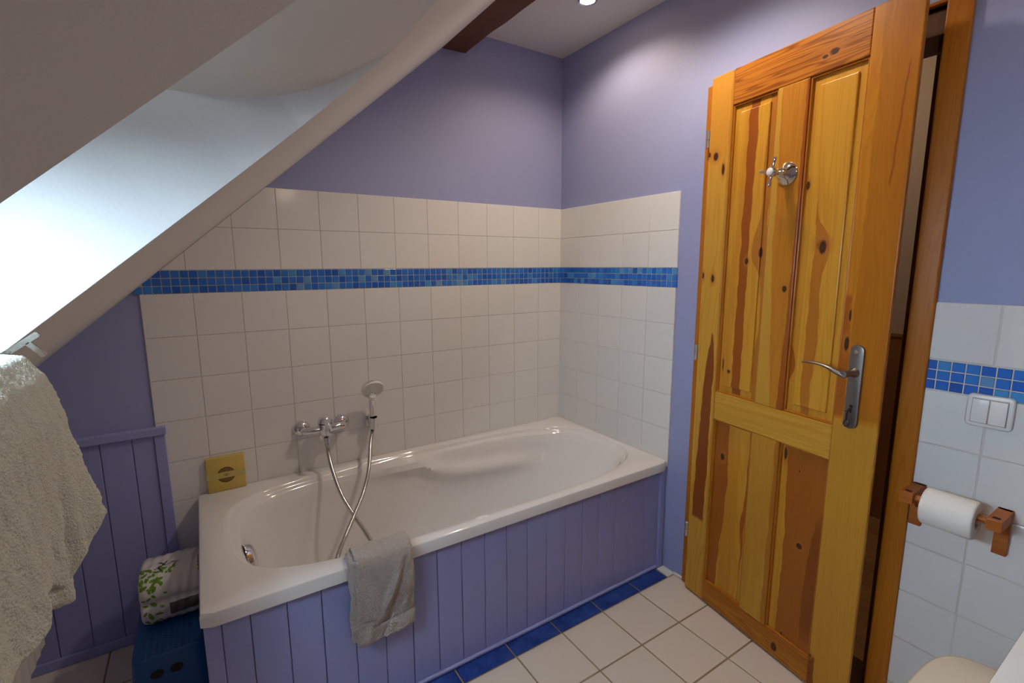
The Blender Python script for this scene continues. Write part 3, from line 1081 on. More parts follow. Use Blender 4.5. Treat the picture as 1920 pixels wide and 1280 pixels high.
# ------------------------------------------------------------ bath panel (boards)
bp = bpy.data.objects.new('bath_panel', None)
C.objects.link(bp)
bp.parent = tub
bp.location = (.85, .38, 0)
bp['label'] = 'lavender blue tongue and groove boards fronting the bathtub'
bm = bmesh.new()
def fp3(a, b, h):
    return Vector((a, -.728 - h, b))
ed = [-.0365 - .0865 * k for k in range(0, 19)][::-1]
boards(bm, [-1.658] + ed, .004, .453, fp3, .013, .0018, .0022)
box(bm, -1.66, -.03, -.732, -.722, .002, .453)
obj('board_front', bm, M['bead'], bp)
bm = bmesh.new()
box(bm, -1.695, -1.658, -.746, -.70, .002, .453, .0025)
obj('corner_post', bm, M['bead'], bp)
bm = bmesh.new()
box(bm, -.036, -.008, -.752, -.72, .002, .462, .0025)
obj('corner_post', bm, M['bead'], bp)
bm = bmesh.new()
box(bm, -1.66, -.036, -.750, -.735, .002, .014, .004)
obj('bottom_bead', bm, M['bead'], bp)
bm = bmesh.new()
boards(bm, [-.70, -.615, -.53, -.445, -.36, -.275, -.19, -.105, -.008], .002, .452, lambda a, b, h: Vector((-1.680 - h, a, b)), .013, .002, .002)
box(bm, -1.682, -1.674, -.70, -.008, .002, .452)
obj('board_side', bm, M['bead'], bp)

# ================================================================== TAP
tap = thing('bath_mixer_tap', 'chrome lever bath mixer tap on the white tiles', 'tap', (-1.25, -.006, .68))
def T3(x, y, z):
    return Vector((x + 1.25, y + .006, z - .68))
for x in (-1.330, -1.176):
    bm = bmesh.new()
    lathe(bm, T3(x, -.006, .680), (0, -1, 0), [(0, 0), (.034, 0), (.034, .004), (.030, .012), (.022, .020), (.014, .024), (.0125, .045), (.0125, .056), (.008, .062), (0, .062)], 32)
    obj('wall_rosette', bm, M['chrome'], tap, auto=40)
bm = bmesh.new()
tube(bm, [T3(-1.335, -.058, .680), T3(-1.328, -.060, .680), T3(-1.290, -.062, .680), T3(-1.25, -.063, .680), T3(-1.21, -.062, .680), T3(-1.178, -.060, .680), T3(-1.171, -.058, .680)],
     lambda t: .0145 if .08 < t < .92 else .010, 20)
lathe(bm, T3(-1.25, -.063, .632), (0, 0, 1), [(0, 0), (.0105, 0), (.0105, .012), (.017, .018), (.026, .030), (.0275, .055), (.0265, .066), (.027, .070), (0, .072)], 32)
obj('tap_body', bm, M['chrome'], tap, auto=45)
bm = bmesh.new()
lathe(bm, T3(-1.25, -.063, .703), Vector((0, .12, 1)), [(0, 0), (.0265, 0), (.0275, .006), (.0265, .016), (.020, .026), (.011, .031), (0, .033)], 32)
tube(bm, spline([T3(-1.25, -.070, .716), T3(-1.250, -.095, .713), T3(-1.2495, -.125, .704), T3(-1.249, -.155, .690)], 20), lambda t: .0135 - .004 * t, 16, flat=lambda t: (1.0, .75 - .2 * t), ref=(1, 0, 0))
obj('tap_lever', bm, M['chrome'], tap, auto=45)
bm = bmesh.new()
lathe(bm, T3(-1.25, -.075, .645), Vector((0, -.25, -1)), [(0, 0), (.012, 0), (.012, .016), (.0095, .018), (.0095, .034), (0, .034)], 20)
obj('hose_outlet', bm, M['chrome'], tap, auto=40)

# hand shower and holder
sh = thing('shower_holder', 'small chrome wall bracket holding the hand shower', 'shower bracket', (-1.058, -.006, .67))
bm = bmesh.new()
box(bm, -.020, .014, -.026, .0, -.026, .026, .005)
lathe(bm, (.004, -.047, -.026), (0, -.18, 1), [(.0125, 0), (.0175, 0), (.019, .050), (.0155, .050), (.0125, 0)], 24)
obj('bracket_body', bm, M['chrome'], sh, auto=40)
hs = thing('hand_shower', 'round white faced hand shower standing in its wall bracket', 'hand shower', (-1.054, -.055, .64))
B0 = Vector((-1.054, -.055, .64))
def HS(x, y, z):
    return Vector((x, y, z)) - B0
bm = bmesh.new()
tube(bm, spline([HS(-1.054, -.047, .640), HS(-1.055, -.056, .690), HS(-1.058, -.068, .745), HS(-1.062, -.082, .790), HS(-1.064, -.088, .812)], 26), lambda t: .0105 + .005 * t, 18)
obj('shower_handle', bm, M['chrome'], hs, auto=50)
hn = Vector((.02, -.80, -.55)).normalized()
hc = HS(-1.063, -.098, .829)
bm = bmesh.new()
lathe(bm, hc - hn * .012, hn, [(0, -.004), (.030, -.002), (.044, .004), (.0465, .010), (.0465, .019), (0, .019)], 44)
obj('shower_head', bm, M['chrome'], hs, auto=40)
bm = bmesh.new()
lathe(bm, hc + hn * .007, hn, [(0, 0), (.0465, 0), (.0465, .005), (.043, .007), (.041, .0055), (0, .0065)], 44)
tube(bm, [HS(-1.0625, -.094, .782), HS(-1.0635, -.100, .797)], .0155, 18)
fc = obj('spray_face', bm, M['shower_white'], hs, auto=40)
bm = bmesh.new()
uu, vv, _ = frame_of(hn)
for i in range(1, 6):
    for k in range(i * 6):
        a = 2 * PI * k / (i * 6)
        c = hc + hn * .0128 + uu * (.0072 * i * math.cos(a)) + vv * (.0072 * i * math.sin(a))
        lathe(bm, c, hn, [(.0013, 0), (.0010, .0016), (0, .0018)], 6)
obj('spray_nozzle', bm, M['nozzle'], fc)

# hose
bm = bmesh.new()
hp = [(-1.25, -.083, .612), (-1.251, -.100, .580), (-1.248, -.145, .526), (-1.235, -.21, .452), (-1.208, -.28, .387), (-1.189, -.35, .350), (-1.178, -.42, .315), (-1.180, -.50, .240), (-1.21, -.55, .150), (-1.26, -.555, .110),
      (-1.31, -.55, .155), (-1.325, -.52, .255), (-1.318, -.46, .330), (-1.300, -.42, .347), (-1.266, -.36, .358), (-1.210, -.29, .400), (-1.155, -.22, .443), (-1.112, -.16, .510), (-1.080, -.09, .590), (-1.060, -.052, .622), (-1.0555, -.048, .641)]
hpts = spline(hp, 620)
tube(bm, hpts, lambda t: .0072 + .0008 * (int(t * 619) % 2), 10)
tag(obj('shower_hose', bm, M['hose'], None, auto=60), 'ribbed metal shower hose crossing itself above the bathtub', 'hose')

# ================================================================== SOAP BOX
sb = thing('soap_box', 'small yellow cardboard box with round brown print on the tub rim', 'box', (-1.604, -.030, RZ + .0012), 0)
card = NT('yellow_cardboard')
cc = card.coords()
wv = card.n('ShaderNodeTexWave')
card.put(wv.inputs['Vector'], cc)
wv.inputs['Scale'].default_value = 110
card.set(color=card.mix(card.math('MULTIPLY', wv.outputs['Fac'], .25), (.66, .49, .12), (.52, .36, .07)), rough=.75)
card.bump(wv.outputs['Fac'], .15, .001)
bxh, bxw, bxt = .130, .124, .016
lean = math.atan2(.005, bxh)
bm = bmesh.new()
box(bm, -bxw / 2, bxw / 2, 0, bxt, 0, bxh, .003)
so = obj('carton', bm, card.m, sb, auto=40)
M['print'] = simple('brown_print', (.13, .055, .018), .8)
M['band'] = simple('pale_paper_band', (.56, .46, .14), .6)
bm = bmesh.new()
box(bm, -bxw / 2 - .0004, bxw / 2 + .0004, -.0007, .004, .049, .070)
obj('paper_band', bm, M['band'], so)
bm = bmesh.new()
def seg_poly(z0, z1, r, cz, n=18):
    out = []
    return out
cz = .0605
for sgn in (1, -1):
    # hatched circular segments above and below the band
    rows = 6
    for k in range(rows):
        za = .0118 + .0027 * k
        zb = za + (.0021)
        r = .0285
        wa = math.sqrt(max(0, r * r - za * za))
        wb_ = math.sqrt(max(0, r * r - min(zb, r * .999) ** 2))
        n = 14
        for q in range(n):
            f0, f1 = -1 + 2 * q / n + (.02 if k % 2 else 0), -1 + 2 * (q + .78) / n + (.02 if k % 2 else 0)
            p = [(wa * f0, za), (wa * f1, za), (wb_ * f1, zb), (wb_ * f0, zb)]
            face(bm, [bm.verts.new((x, -.0006, cz + sgn * z)) for x, z in p])
    arc = [(.0292 * math.cos(a), .0292 * math.sin(a)) for a in [math.asin(.40) + (PI - 2 * math.asin(.40)) * i / 24 for i in range(25)]]
    for p, q in zip(arc, arc[1:]):
        face(bm, [bm.verts.new((x * s, -.0006, cz + sgn * z * s)) for (x, z), s in ((p, 1), (q, 1), (q, .93), (p, .93))])
for i in range(20):
    a0, a1 = 2 * PI * i / 20, 2 * PI * (i + .6) / 20
    face(bm, [bm.verts.new((.0085 * s * math.cos(a), -.0012, cz + .0048 * s * math.sin(a))) for a, s in ((a0, 1), (a1, 1), (a1, .72), (a0, .72))])
lathe(bm, (0, -.0010, cz), (0, -1, 0), [(.0022, 0), (.0022, .0003), (0, .0003)], 12)
obj('round_print', bm, M['print'], so)
so.rotation_euler = (-lean, 0, 0)

# ================================================================== TOWELS
M['towel_grey'] = terry('grey_beige_terry', (.34, .29, .25), (.88, .80, .72), .8, 1.0)
M['towel_sage'] = terry('pale_sage_terry', (.44, .45, .36), (.70, .71, .62), .75, .5)
def hnoise(x, y, s=0.0):
    return (math.sin(x * 37 + y * 11 + s) + math.sin(x * 17 - y * 29 + s * 2.3) + math.sin(x * 61 + y * 47 + s * .7) * .5) / 2.5

def solid_sheet(bm, f, nu, nv, th):
    """closed slab around a surface f(u,v), thickness th"""
    P = [[Vector(f(i / (nu - 1), j / (nv - 1))) for j in range(nv)] for i in range(nu)]
    def nrm(i, j):
        a = P[min(i + 1, nu - 1)][j] - P[max(i - 1, 0)][j]
        b = P[i][min(j + 1, nv - 1)] - P[i][max(j - 1, 0)]
        n = a.cross(b)
        return n.normalized() if n.length > 1e-12 else Vector((0, 0, 1))
    A, Bv = [], []
    for i in range(nu):
        A.append([])
        Bv.append([])
        for j in range(nv):
            n = nrm(i, j)
            e = min(i, nu - 1 - i, j, nv - 1 - j)
            k = th / 2 * math.sqrt(min(1, (e + .35) / 3.0))
            A[-1].append(bm.verts.new(P[i][j] + n * k))
            Bv[-1].append(bm.verts.new(P[i][j] - n * k))
    for i in range(nu - 1):
        for j in range(nv - 1):
            face(bm, [A[i][j], A[i + 1][j], A[i + 1][j + 1], A[i][j + 1]])
            face(bm, [Bv[i][j], Bv[i][j + 1], Bv[i + 1][j + 1], Bv[i + 1][j]])
    for i in range(nu - 1):
        for j in (0, nv - 1):
            face(bm, [A[i][j], A[i + 1][j], Bv[i + 1][j], Bv[i][j]])
    for j in range(nv - 1):
        for i in (0, nu - 1):
            face(bm, [A[i][j], A[i][j + 1], Bv[i][j + 1], Bv[i][j]])

def arcpath(pts):
    P = spline(pts, 120)
    L = [0]
    for a, b in zip(P, P[1:]):
        L.append(L[-1] + (b - a).length)
    def at(v):
        d = v * L[-1]
        for k in range(len(L) - 1):
            if d <= L[k + 1]:
                f = (d - L[k]) / max(1e-9, L[k + 1] - L[k])
                return P[k].lerp(P[k + 1], f)
        return P[-1]
    return at

tw = thing('hand_towel', 'folded beige grey hand towel draped over the front rim of the bathtub', 'towel', (-1.26, -.75, .26))
O = Vector((-1.26, -.75, .26))
def draped(out, zb, inner=.36, top=RZ + .004):
    # y,z path over the rim (inside of tub -> outside)
    yo = OY0 - out
    return arcpath([(0, IY0 + .066 + out * .6, inner), (0, IY0 + .052 + out * .6, .43), (0, IY0 + .026 + out * .6, RZ - .02), (0, IY0 - .002, top + out * .9 + .001), (0, -.745, top + out),
                    (0, yo + .006, top + out * .7 - .004), (0, yo - .002, RZ - .03), (0, yo - .003, RZ - .10), (0, yo + .004, zb + .10), (0, yo + .004, zb)])
pA, pB, pC = draped(.006, .292), draped(.017, .268), draped(.028, .262)
def sheetA(u, v):
    p = pA(v)
    x = -1.350 + .155 * u + .004 * hnoise(u * .3, v * .6, 1)
    return Vector((x, p.y + .0015 * hnoise(u, v, 2), p.z)) - O
def sheetB(u, v):
    p = pB(v)
    x = -1.344 + .160 * u - .010 * v + .004 * hnoise(u * .2, v * .7, 4)
    return Vector((x, p.y + .0015 * hnoise(u, v, 3), p.z + .0)) - O
def sheetC(u, v):
    p = pC(v)
    x = -1.334 + .164 * u - .012 * max(0, v - .45) * (1 - u) + .003 * hnoise(u * .2, v * .8, 6)
    hang = max(0, (v - .45) / .55)
    crease = .009 * math.exp(-((u - .25 - .65 * (1 - hang)) / .06) ** 2) * math.sin(PI * hang) - .007 * math.exp(-((u - .45 - .5 * (1 - hang)) / .05) ** 2) * hang + .006 * math.exp(-((u - .1 - .9 * (1 - hang)) / .07) ** 2) * hang
    band = -.0045 if .862 < v < .905 else 0
    edge_roll = .006 * max(0, (u - .93) / .07) ** 2
    z = p.z - .006 * math.sin(u * PI * 1.1 + .3) * hang
    return Vector((x, p.y + .0028 * hnoise(u * .6, v * .7, 5) * (.3 + hang) - crease - band + edge_roll, z)) - O
bm = bmesh.new()
solid_sheet(bm, sheetA, 30, 90, .008)
obj('towel_under_layer', bm, M['towel_grey'], tw, smooth=True)
bm = bmesh.new()
solid_sheet(bm, sheetB, 40, 100, .009)
obj('towel_middle_layer', bm, M['towel_grey'], tw, smooth=True)
bm = bmesh.new()
solid_sheet(bm, sheetC, 90, 190, .010)
top_l = obj('towel_top_layer', bm, M['towel_grey'], tw, smooth=True)
def fuzz(o, strength, size):
    tx = bpy.data.textures.new('terry_loops', 'CLOUDS')
    tx.noise_scale = size
    md = o.modifiers.new('loops', 'DISPLACE')
    md.texture = tx
    md.strength = strength
    md.mid_level = .5
fuzz(top_l, .0060, .0045)

# big towel on the rail by the skylight
bt = thing('bath_towel', 'pale sage green bath towel hanging over the chrome rail below the skylight', 'towel', (-1.83, -1.40, .9))
O2 = Vector((-1.83, -1.40, .9))
def interp(tab, u):
    for (a, va), (b, vb) in zip(tab, tab[1:]):
        if u <= b:
            f = (u - a) / (b - a)
            f = f * f * (3 - 2 * f)
            return va + (vb - va) * f
    return tab[-1][1]
def big_sheet(y_far, y_near, xt, zt, hem, back, flare, seed, wr=.006):
    """hem: [(u, (x,z))] end of the front; back: z of the rear end"""
    def f(u, v):
        y = y_far + (y_near - y_far) * u
        hx, hz = interp([(a, b[0]) for a, b in hem], u), interp([(a, b[1]) for a, b in hem], u)
        pts = [(xt - .058, back), (xt - .052, zt - .07), (xt - .040, zt - .022), (xt - .016, zt - .001), (xt + .010, zt - .007), (xt + .026, zt - .030), (xt + .034, zt - .075)]
        n = 8
        L = [Vector((a, 0, b)) for a, b in pts]
        k = v * 12
        if k <= 6:
            i = min(int(k), 5)
            fr_ = k - i
            p = L[i].lerp(L[i + 1], fr_)
        else:
            fr_ = (k - 6) / 6
            p = L[6].lerp(Vector((hx, 0, hz)), fr_)
        hang = max(0, v - .4)
        fold = wr * math.sin(u * 9 + seed + v * 1.2) * (.25 + hang * 1.6)
        y2 = y + flare * hang * (1 - u)
        return Vector((p.x + fold + .0018 * hnoise(u * 1.4, v * 1.2, seed), y2 + .003 * hnoise(u, v, seed + 4), p.z + .0015 * hnoise(u, v * .7, seed + 2))) - O2
    return f
bm = bmesh.new()
solid_sheet(bm, big_sheet(-1.228, -1.62, -1.832, 1.222, [(0, (-1.772, .990)), (.10, (-1.792, .952)), (.15, (-1.810, .925)), (.22, (-1.815, .945)), (1, (-1.83, .95))], 1.03, .03, .0, .003), 130, 170, .011)
o1 = obj('towel_front_layer', bm, M['towel_sage'], bt, smooth=True)
bm = bmesh.new()
solid_sheet(bm, big_sheet(-1.258, -1.62, -1.836, 1.212, [(0, (-1.807, .900)), (.12, (-1.822, .912)), (1, (-1.84, .95))], 1.0, .0, 1.4, .005), 90, 150, .010)
o2 = obj('towel_rear_layer', bm, M['towel_sage'], bt, smooth=True)
bm = bmesh.new()
def sheet_near(u, v):
    y = -1.424 - .23 * u
    z = 1.220 + (.974 - 1.220) * v
    x = -1.808 + .014 * math.sin(PI * .5 * min(1, v * 3)) + .007 * math.cos(u * 9) * v
    roll = .016 * max(0, 1 - u / .07) ** 2
    return Vector((x - roll + .002 * hnoise(u, v, 9), y + .004 * math.sin(v * 5 + 1) + .002 * hnoise(u, v, 3), z)) - O2
solid_sheet(bm, sheet_near, 100, 150, .014)
o3 = obj('towel_near_fold', bm, M['towel_sage'], bt, smooth=True)
for o in (o1, o2, o3):
    fuzz(o, .0038, .0030)

# chrome rail
tr_ = thing('towel_rail', 'square chrome towel rail fixed below the skylight, under the sage towel', 'towel rail', (-1.83, -1.2, 1.2))
O3 = Vector((-1.83, -1.2, 1.2))
bm = bmesh.new()
box(bm, -1.862 - O3.x, -1.842 - O3.x, -1.76 - O3.y, -1.202 - O3.y, 1.186 - O3.z, 1.196 - O3.z, .0015)
obj('rail_bar', bm, M['chrome'], tr_)
bm = bmesh.new()
d = Vector((-.052, 0, -.037))
u = Vector((0, 0, 1))
p0 = Vector((-1.806, -1.213, 1.2435)) - O3
def flatbar(bm, p, q, wv_, hv):
    p, q = Vector(p), Vector(q)
    dd = (q - p).normalized()
    side = Vector((0, 1, 0))
    up = dd.cross(side).normalized()
    vs = [bm.verts.new(c + side * (sx * wv_ / 2) + up * (sz * hv / 2)) for c in (p, q) for sx in (-1, 1) for sz in (-1, 1)]
    for qd in ((0, 1, 3, 2), (4, 6, 7, 5), (0, 4, 5, 1), (2, 3, 7, 6), (0, 2, 6, 4), (1, 5, 7, 3)):
        face(bm, [vs[k] for k in qd])
flatbar(bm, p0, p0 + d * 1.15, .011, .007)
flatbar(bm, p0 + d * .25, p0 + d * .25 + Vector((.016, 0, -.020)), .009, .006)
bmesh.ops.bevel(bm, geom=list(bm.edges), offset=.001, segments=2, affect='EDGES')
obj('end_bracket', bm, M['chrome'], tr_)

# radiator under the skylight
rd = thing('radiator', 'white panel radiator on the knee wall, mostly behind the sage towel', 'radiator', (-2.10, -.9, .30))
bm = bmesh.new()
ny = 46
def radf(u, v):
    y = -.345 - 1.05 * u
    rib = .003 * (0.5 + .5 * math.cos(u * 2 * PI * 22))
    z = .300 + .50 * v
    return Vector((-2.075 + rib + 2.10, y + .9, z - .30))
grid(bm, radf, 45 * 4, 14)
box(bm, -2.125 + 2.10, -2.079 + 2.10, -1.395 + .9, -.345 + .9, 0, .50, .006)
obj('radiator_panel', bm, M['radiator'], rd, auto=50)
for y in (-.5, -1.2):
    bm = bmesh.new()
    box(bm, KNEE + 2.10 + .001, -2.12 + 2.10, y + .9 - .02, y + .9 + .02, .1, .42)
    obj('radiator_bracket', bm, M['radiator'], rd)

# ================================================================== STOOL AND PAPER PACK
st = thing('step_stool', 'dark blue plastic step stool between the bathtub and the panelled wall', 'stool', (-1.800, -.26, 0))
def rrect(cx, cy, hx, hy, r, n=8):
    pts = []
    for qx, qy, a0 in ((1, 1, 0), (-1, 1, PI / 2), (-1, -1, PI), (1, -1, 3 * PI / 2)):
        for i in range(n + 1):
            a = a0 + PI / 2 * i / n
            pts.append((cx + qx * (hx - r) + r * math.cos(a), cy + qy * (hy - r) + r * math.sin(a)))
    return pts
bm = bmesh.new()
rings = []
for hx, hy, r, z in ((.103, .185, .03, 0), (.102, .184, .03, .004), (.096, .176, .032, .10), (.090, .168, .034, .188), (.089, .167, .034, .196), (.086, .164, .034, .201), (.078, .156, .03, .204)):
    rings.append([bm.verts.new((x, y, z)) for x, y in rrect(0, 0, hx, hy, r)])
for a, b in zip(rings, rings[1:]):
    for i in range(len(a)):
        face(bm, [a[i], a[(i + 1) % len(a)], b[(i + 1) % len(a)], b[i]])
face(bm, rings[-1])
obj('stool_body', bm, M['stool'], st, auto=50)
bm = bmesh.new()
for i in range(9):
    for j in range(11):
        x, y = -.064 + .016 * i, -.05 - .0105 * j + .055
        lathe(bm, (x, y - .055 - .0, .2035), (0, 0, 1), [(.0052, 0), (.0035, .0014), (0, .0018)], 8)
tag_o = obj('anti_slip_dots', bm, M['stool'], st, smooth=True)
for xh in (-.031, .016):
    bm = bmesh.new()
    zc = .150
    yf = -(.1766 + (.10 - zc) * .09)
    pts = [bm.verts.new((xh + .0165 * math.cos(a), yf - .0022 + .11 * .011 * math.sin(a), zc + .0120 * math.sin(a))) for a in [2 * PI * i / 24 for i in range(24)]]
    pb = [bm.verts.new(v.co + Vector((0, .012, 0))) for v in pts]
    face(bm, pts)
    face(bm, pb)
    for i in range(24):
        face(bm, [pts[i], pts[(i + 1) % 24], pb[(i + 1) % 24], pb[i]])
    obj('finger_hole_shade', bm, M['black'], st)  # black disc painted in for the dark inside of the hole

pk = thing('toilet_paper_pack', 'plastic wrapped pack of toilet rolls with green leaf print on the blue stool', 'paper pack', (-1.786, -.21, .2055))
def sec(v):
    """outline of two rolls stacked, v 0..1 around; y,z relative"""
    t = v * 2 * PI
    z = .085 + .086 * math.sin(t)
    hw = .098 + .0065 * math.cos(4 * PI * (z - .085) / .172 + PI)
    k = (abs(math.cos(t)) ** 3.2 + abs(math.sin(t)) ** 3.2) ** (-1 / 3.2)
    zz = .085 + .085 * math.sin(t) * k
    pinch = .012 * math.exp(-((zz - .088) / .014) ** 2)
    yy = (.098 - pinch) * math.cos(t) * k
    return yy, zz
def packf(u, v, o=0.0):
    x = -.082 + .168 * u
    yy, zz = sec(v)
    e = min(u, 1 - u)
    s = 1 - .10 * math.exp(-e * 28)
    wr = .0012 * math.sin(u * 40 + v * 23) + .0008 * math.sin(v * 90 + u * 11)
    c = Vector((x, yy * s, .085 + (zz - .085) * s))
    n = Vector((0, yy, zz - .085)).normalized()
    q = c + n * (wr + o)
    q.z = max(q.z, .0006)
    return q
bm = bmesh.new()
V = []
for i in range(50):
    V.append([bm.verts.new(packf(i / 49, j / 96)) for j in range(96)])
for i in range(49):
    for j in range(96):
        face(bm, [V[i][j], V[i + 1][j], V[i + 1][(j + 1) % 96], V[i][(j + 1) % 96]])
face(bm, V[0])
face(bm, V[-1])
M['wrap'] = simple('glossy_white_film', (.66, .64, .62), .16, coat=.5)
M['leaf'] = simple('green_leaf_print', (.11, .26, .010), .25)
M['leaf_dark'] = simple('dark_branch_print', (.02, .02, .025), .3)
M['label_grey'] = simple('grey_label_print', (.085, .07, .065), .4)
po = obj('plastic_wrap', bm, M['wrap'], pk, auto=60)
def decal(bm, cu, cv, a, b, ang, n=12, o=.0008, leaf=True):
    # a,b in metres; u spans .168 m, v spans about .6 m
    vs = []
    for i in range(n):
        t = 2 * PI * i / n
        ca = math.cos(t)
        sa = math.sin(t) * (abs(math.sin(t)) ** .4 if leaf else 1)
        du, dv = a * ca, b * sa
        x, y = du * math.cos(ang) - dv * math.sin(ang), du * math.sin(ang) + dv * math.cos(ang)
        vs.append(bm.verts.new(packf(cu + x / .168, cv + y / .60, o)))
    c = bm.verts.new(packf(cu, cv, o * 1.3))
    for i in range(n):
        face(bm, [vs[i], vs[(i + 1) % n], c])
# v: 0 = +y side, .25 top, .5 = -y side (front), .75 bottom
bm = bmesh.new()
rr = random.Random(3)
for cu, cv, a, b, an in ((.06, .46, .006, .004, .5), (.14, .455, .008, .004, -.6), (.22, .445, .008, .004, .8), (.08, .50, .007, .004, .3), (.20, .50, .011, .006, .7), (.33, .52, .007, .0035, .1), (.40, .44, .006, .003, .3),
                         (.07, .54, .008, .004, -1.0), (.15, .56, .014, .006, 1.3), (.28, .555, .010, .005, .2), (.09, .60, .009, .005, .9), (.20, .61, .010, .005, -.5), (.30, .60, .008, .004, .5), (.12, .64, .009, .004, 1.2)):
    decal(bm, cu, cv, a, b, an)
obj('leaf_print', bm, M['leaf'], po)
bm = bmesh.new()
for k in range(75):
    cu = .04 + .62 * rr.random() ** 1.4
    cv = .27 + .13 * rr.random() + .02
    if cu > .35 and cv > .345:
        continue
    decal(bm, cu, cv, rr.uniform(.004, .009), rr.uniform(.003, .005), rr.uniform(0, PI))
obj('leaf_print', bm, M['leaf'], po)
bm = bmesh.new()
for i in range(6):
    decal(bm, .97, .27 + .02 * i, .008, .008, 0, leaf=False)
obj('green_patch', bm, M['leaf'], po)
bm = bmesh.new()
for (u0, v0), (u1, v1) in (((.25, .30), (.50, .27)), ((.35, .29), (.45, .245)), ((.40, .28), (.30, .25)), ((.5, .27), (.62, .28)), ((.30, .295), (.36, .33))):
    for k in range(8):
        f = k / 8
        decal(bm, u0 + (u1 - u0) * f, v0 + (v1 - v0) * f, .0035, .0012, rr.uniform(-.6, .6), 8, .0011)
obj('branch_print', bm, M['leaf_dark'], po)
bm = bmesh.new()
gv = [[bm.verts.new(packf(.44 + .54 * i / 12, .515 + .065 * j / 6, .0009)) for j in range(7)] for i in range(13)]
for i in range(12):
    for j in range(6):
        face(bm, [gv[i][j], gv[i + 1][j], gv[i + 1][j + 1], gv[i][j + 1]])
obj('grey_label', bm, M['label_grey'], po)

# ================================================================== RIGHT WALL FITTINGS
sw = thing('light_switch', 'white double rocker light switch under the blue mosaic strip', 'light switch', (-.0065, -1.718, .962))
bm = bmesh.new()
pts = rrect(0, 0, .0435, .041, .010, 6)
prism(bm, pts, lambda a, c, h: Vector((-h, a, c)), 0, .011, .004)
obj('switch_frame', bm, M['white_plastic'], sw, auto=50)
for s in (-1, 1):
    bm = bmesh.new()
    box(bm, -.0165, -.008, s * .0005 if s > 0 else -.0325, .0325 if s > 0 else -.0005, -.030, .030, .002)
    obj('switch_rocker', bm, M['white_plastic'], sw, auto=50)
bm = bmesh.new()
for (a0, a1, c0, c1) in ((-.0330, .0330, .0305, .0312), (-.0330, .0330, -.0312, -.0305), (.0327, .0333, -.031, .031), (-.0333, -.0327, -.031, .031)):
    box(bm, -.0116, -.010, a0, a1, c0, c1)
obj('switch_gap', bm, M['label_grey'], sw)

tp = thing('toilet_roll_holder', 'reddish brown wooden toilet roll holder on the tiled wall', 'toilet roll holder', (-.0065, -1.688, .66))
def arm(yc, s):
    bm = bmesh.new()
    box(bm, -.014, 0, yc - .0135, yc + .0135, -.050, .068, .001)
    # shelf-like arm projecting into the room
    box(bm, -.100, -.001, yc - .0145, yc + .0145, .040, .068, .0012)
    # gusset
    v = [bm.verts.new((x, y, z)) for y in (yc - .005 - .004 * s, yc + .005 - .004 * s) for x, z in ((-.012, .0), (-.012, .040), (-.050, .040))]
    face(bm, v[:3]); face(bm, v[3:]);
    for i in range(3):
        face(bm, [v[i], v[(i + 1) % 3], v[3 + (i + 1) % 3], v[3 + i]])
    return obj('holder_arm', bm, M['holder_wood'], tp)
arm(.085, 1)
arm(-.085, -1)
bm = bmesh.new()
lathe(bm, (-.075, -.083, .052), (0, 1, 0), [(0, 0), (.0095, 0), (.0095, .166), (0, .166)], 20)
obj('holder_rod', bm, M['holder_wood'], tp, auto=40)
for s in (-1, 1):
    bm = bmesh.new()
    box(bm, -.088, -.076, s * .085 - .007, s * .085 + .007, .0678, .0684)
    obj('holder_slot', bm, M['black'], tp)
bm = bmesh.new()
prof_r = [(.020, -.052), (.044, -.052), (.0475, -.049), (.048, -.045), (.048, .045), (.0475, .049), (.044, .052), (.020, .052), (.020, -.052)]
lathe(bm, (0, 0, 0), (0, 1, 0), prof_r, 48)
for f in [f for f in bm.faces if len(f.verts) > 10]:
    bm.faces.remove(f)
ro = obj('toilet_roll', bm, M['paper'], None, auto=50)
ro.location = (-.0065 - .075, -1.688, .66 + .0415)
tag(ro, 'roll of white toilet paper on the wooden wall holder', 'toilet roll')

# toilet
tl = thing('toilet', 'toilet with closed white lid in a warm-lit tint beside the doorway, bottom right corner', 'toilet', (-.40, -1.92, 0))
bm = bmesh.new()
def lid_outline(n=64, gx=0.0):
    pts = []
    for i in range(n):
        a = 2 * PI * i / n
        c, s = math.cos(a), math.sin(a)
        if c > 0:      # hinge end, squarer
            e = 4.5
        else:
            e = 2.3
        k = (abs(c) ** e + abs(s) ** e) ** (-1 / e)
        pts.append(((.235 + gx) * k * c - .04, (.186 + gx) * k * s))
    return pts
def slab_rings(bm, outline, zs):
    rr_ = []
    for sc_, z in zs:
        rr_.append([bm.verts.new((x + .0 if False else (x + .04) * sc_ - .04, y * sc_, z)) for x, y in outline])
    for a, b in zip(rr_, rr_[1:]):
        for i in range(len(a)):
            face(bm, [a[i], a[(i + 1) % len(a)], b[(i + 1) % len(a)], b[i]])
    face(bm, rr_[0])
    face(bm, rr_[-1])
slab_rings(bm, lid_outline(), [(.97, .412), (.995, .414), (1, .420), (.99, .427), (.96, .431), (.6, .434), (.2, .435)])
obj('toilet_lid', bm, M['seat_white'], tl, auto=50)
bm = bmesh.new()
slab_rings(bm, lid_outline(), [(.96, .392), (.985, .395), (.985, .408), (.96, .411)])
obj('toilet_seat', bm, M['seat_white'], tl, auto=50)
bm = bmesh.new()
slab_rings(bm, lid_outline(), [(.52, .0), (.55, .01), (.55, .12), (.66, .22), (.86, .32), (.95, .37), (.95, .391)])
box(bm, .10, .392, -.10, .10, 0, .30, .02)
obj('toilet_bowl', bm, M['ceramic'], tl, auto=50)

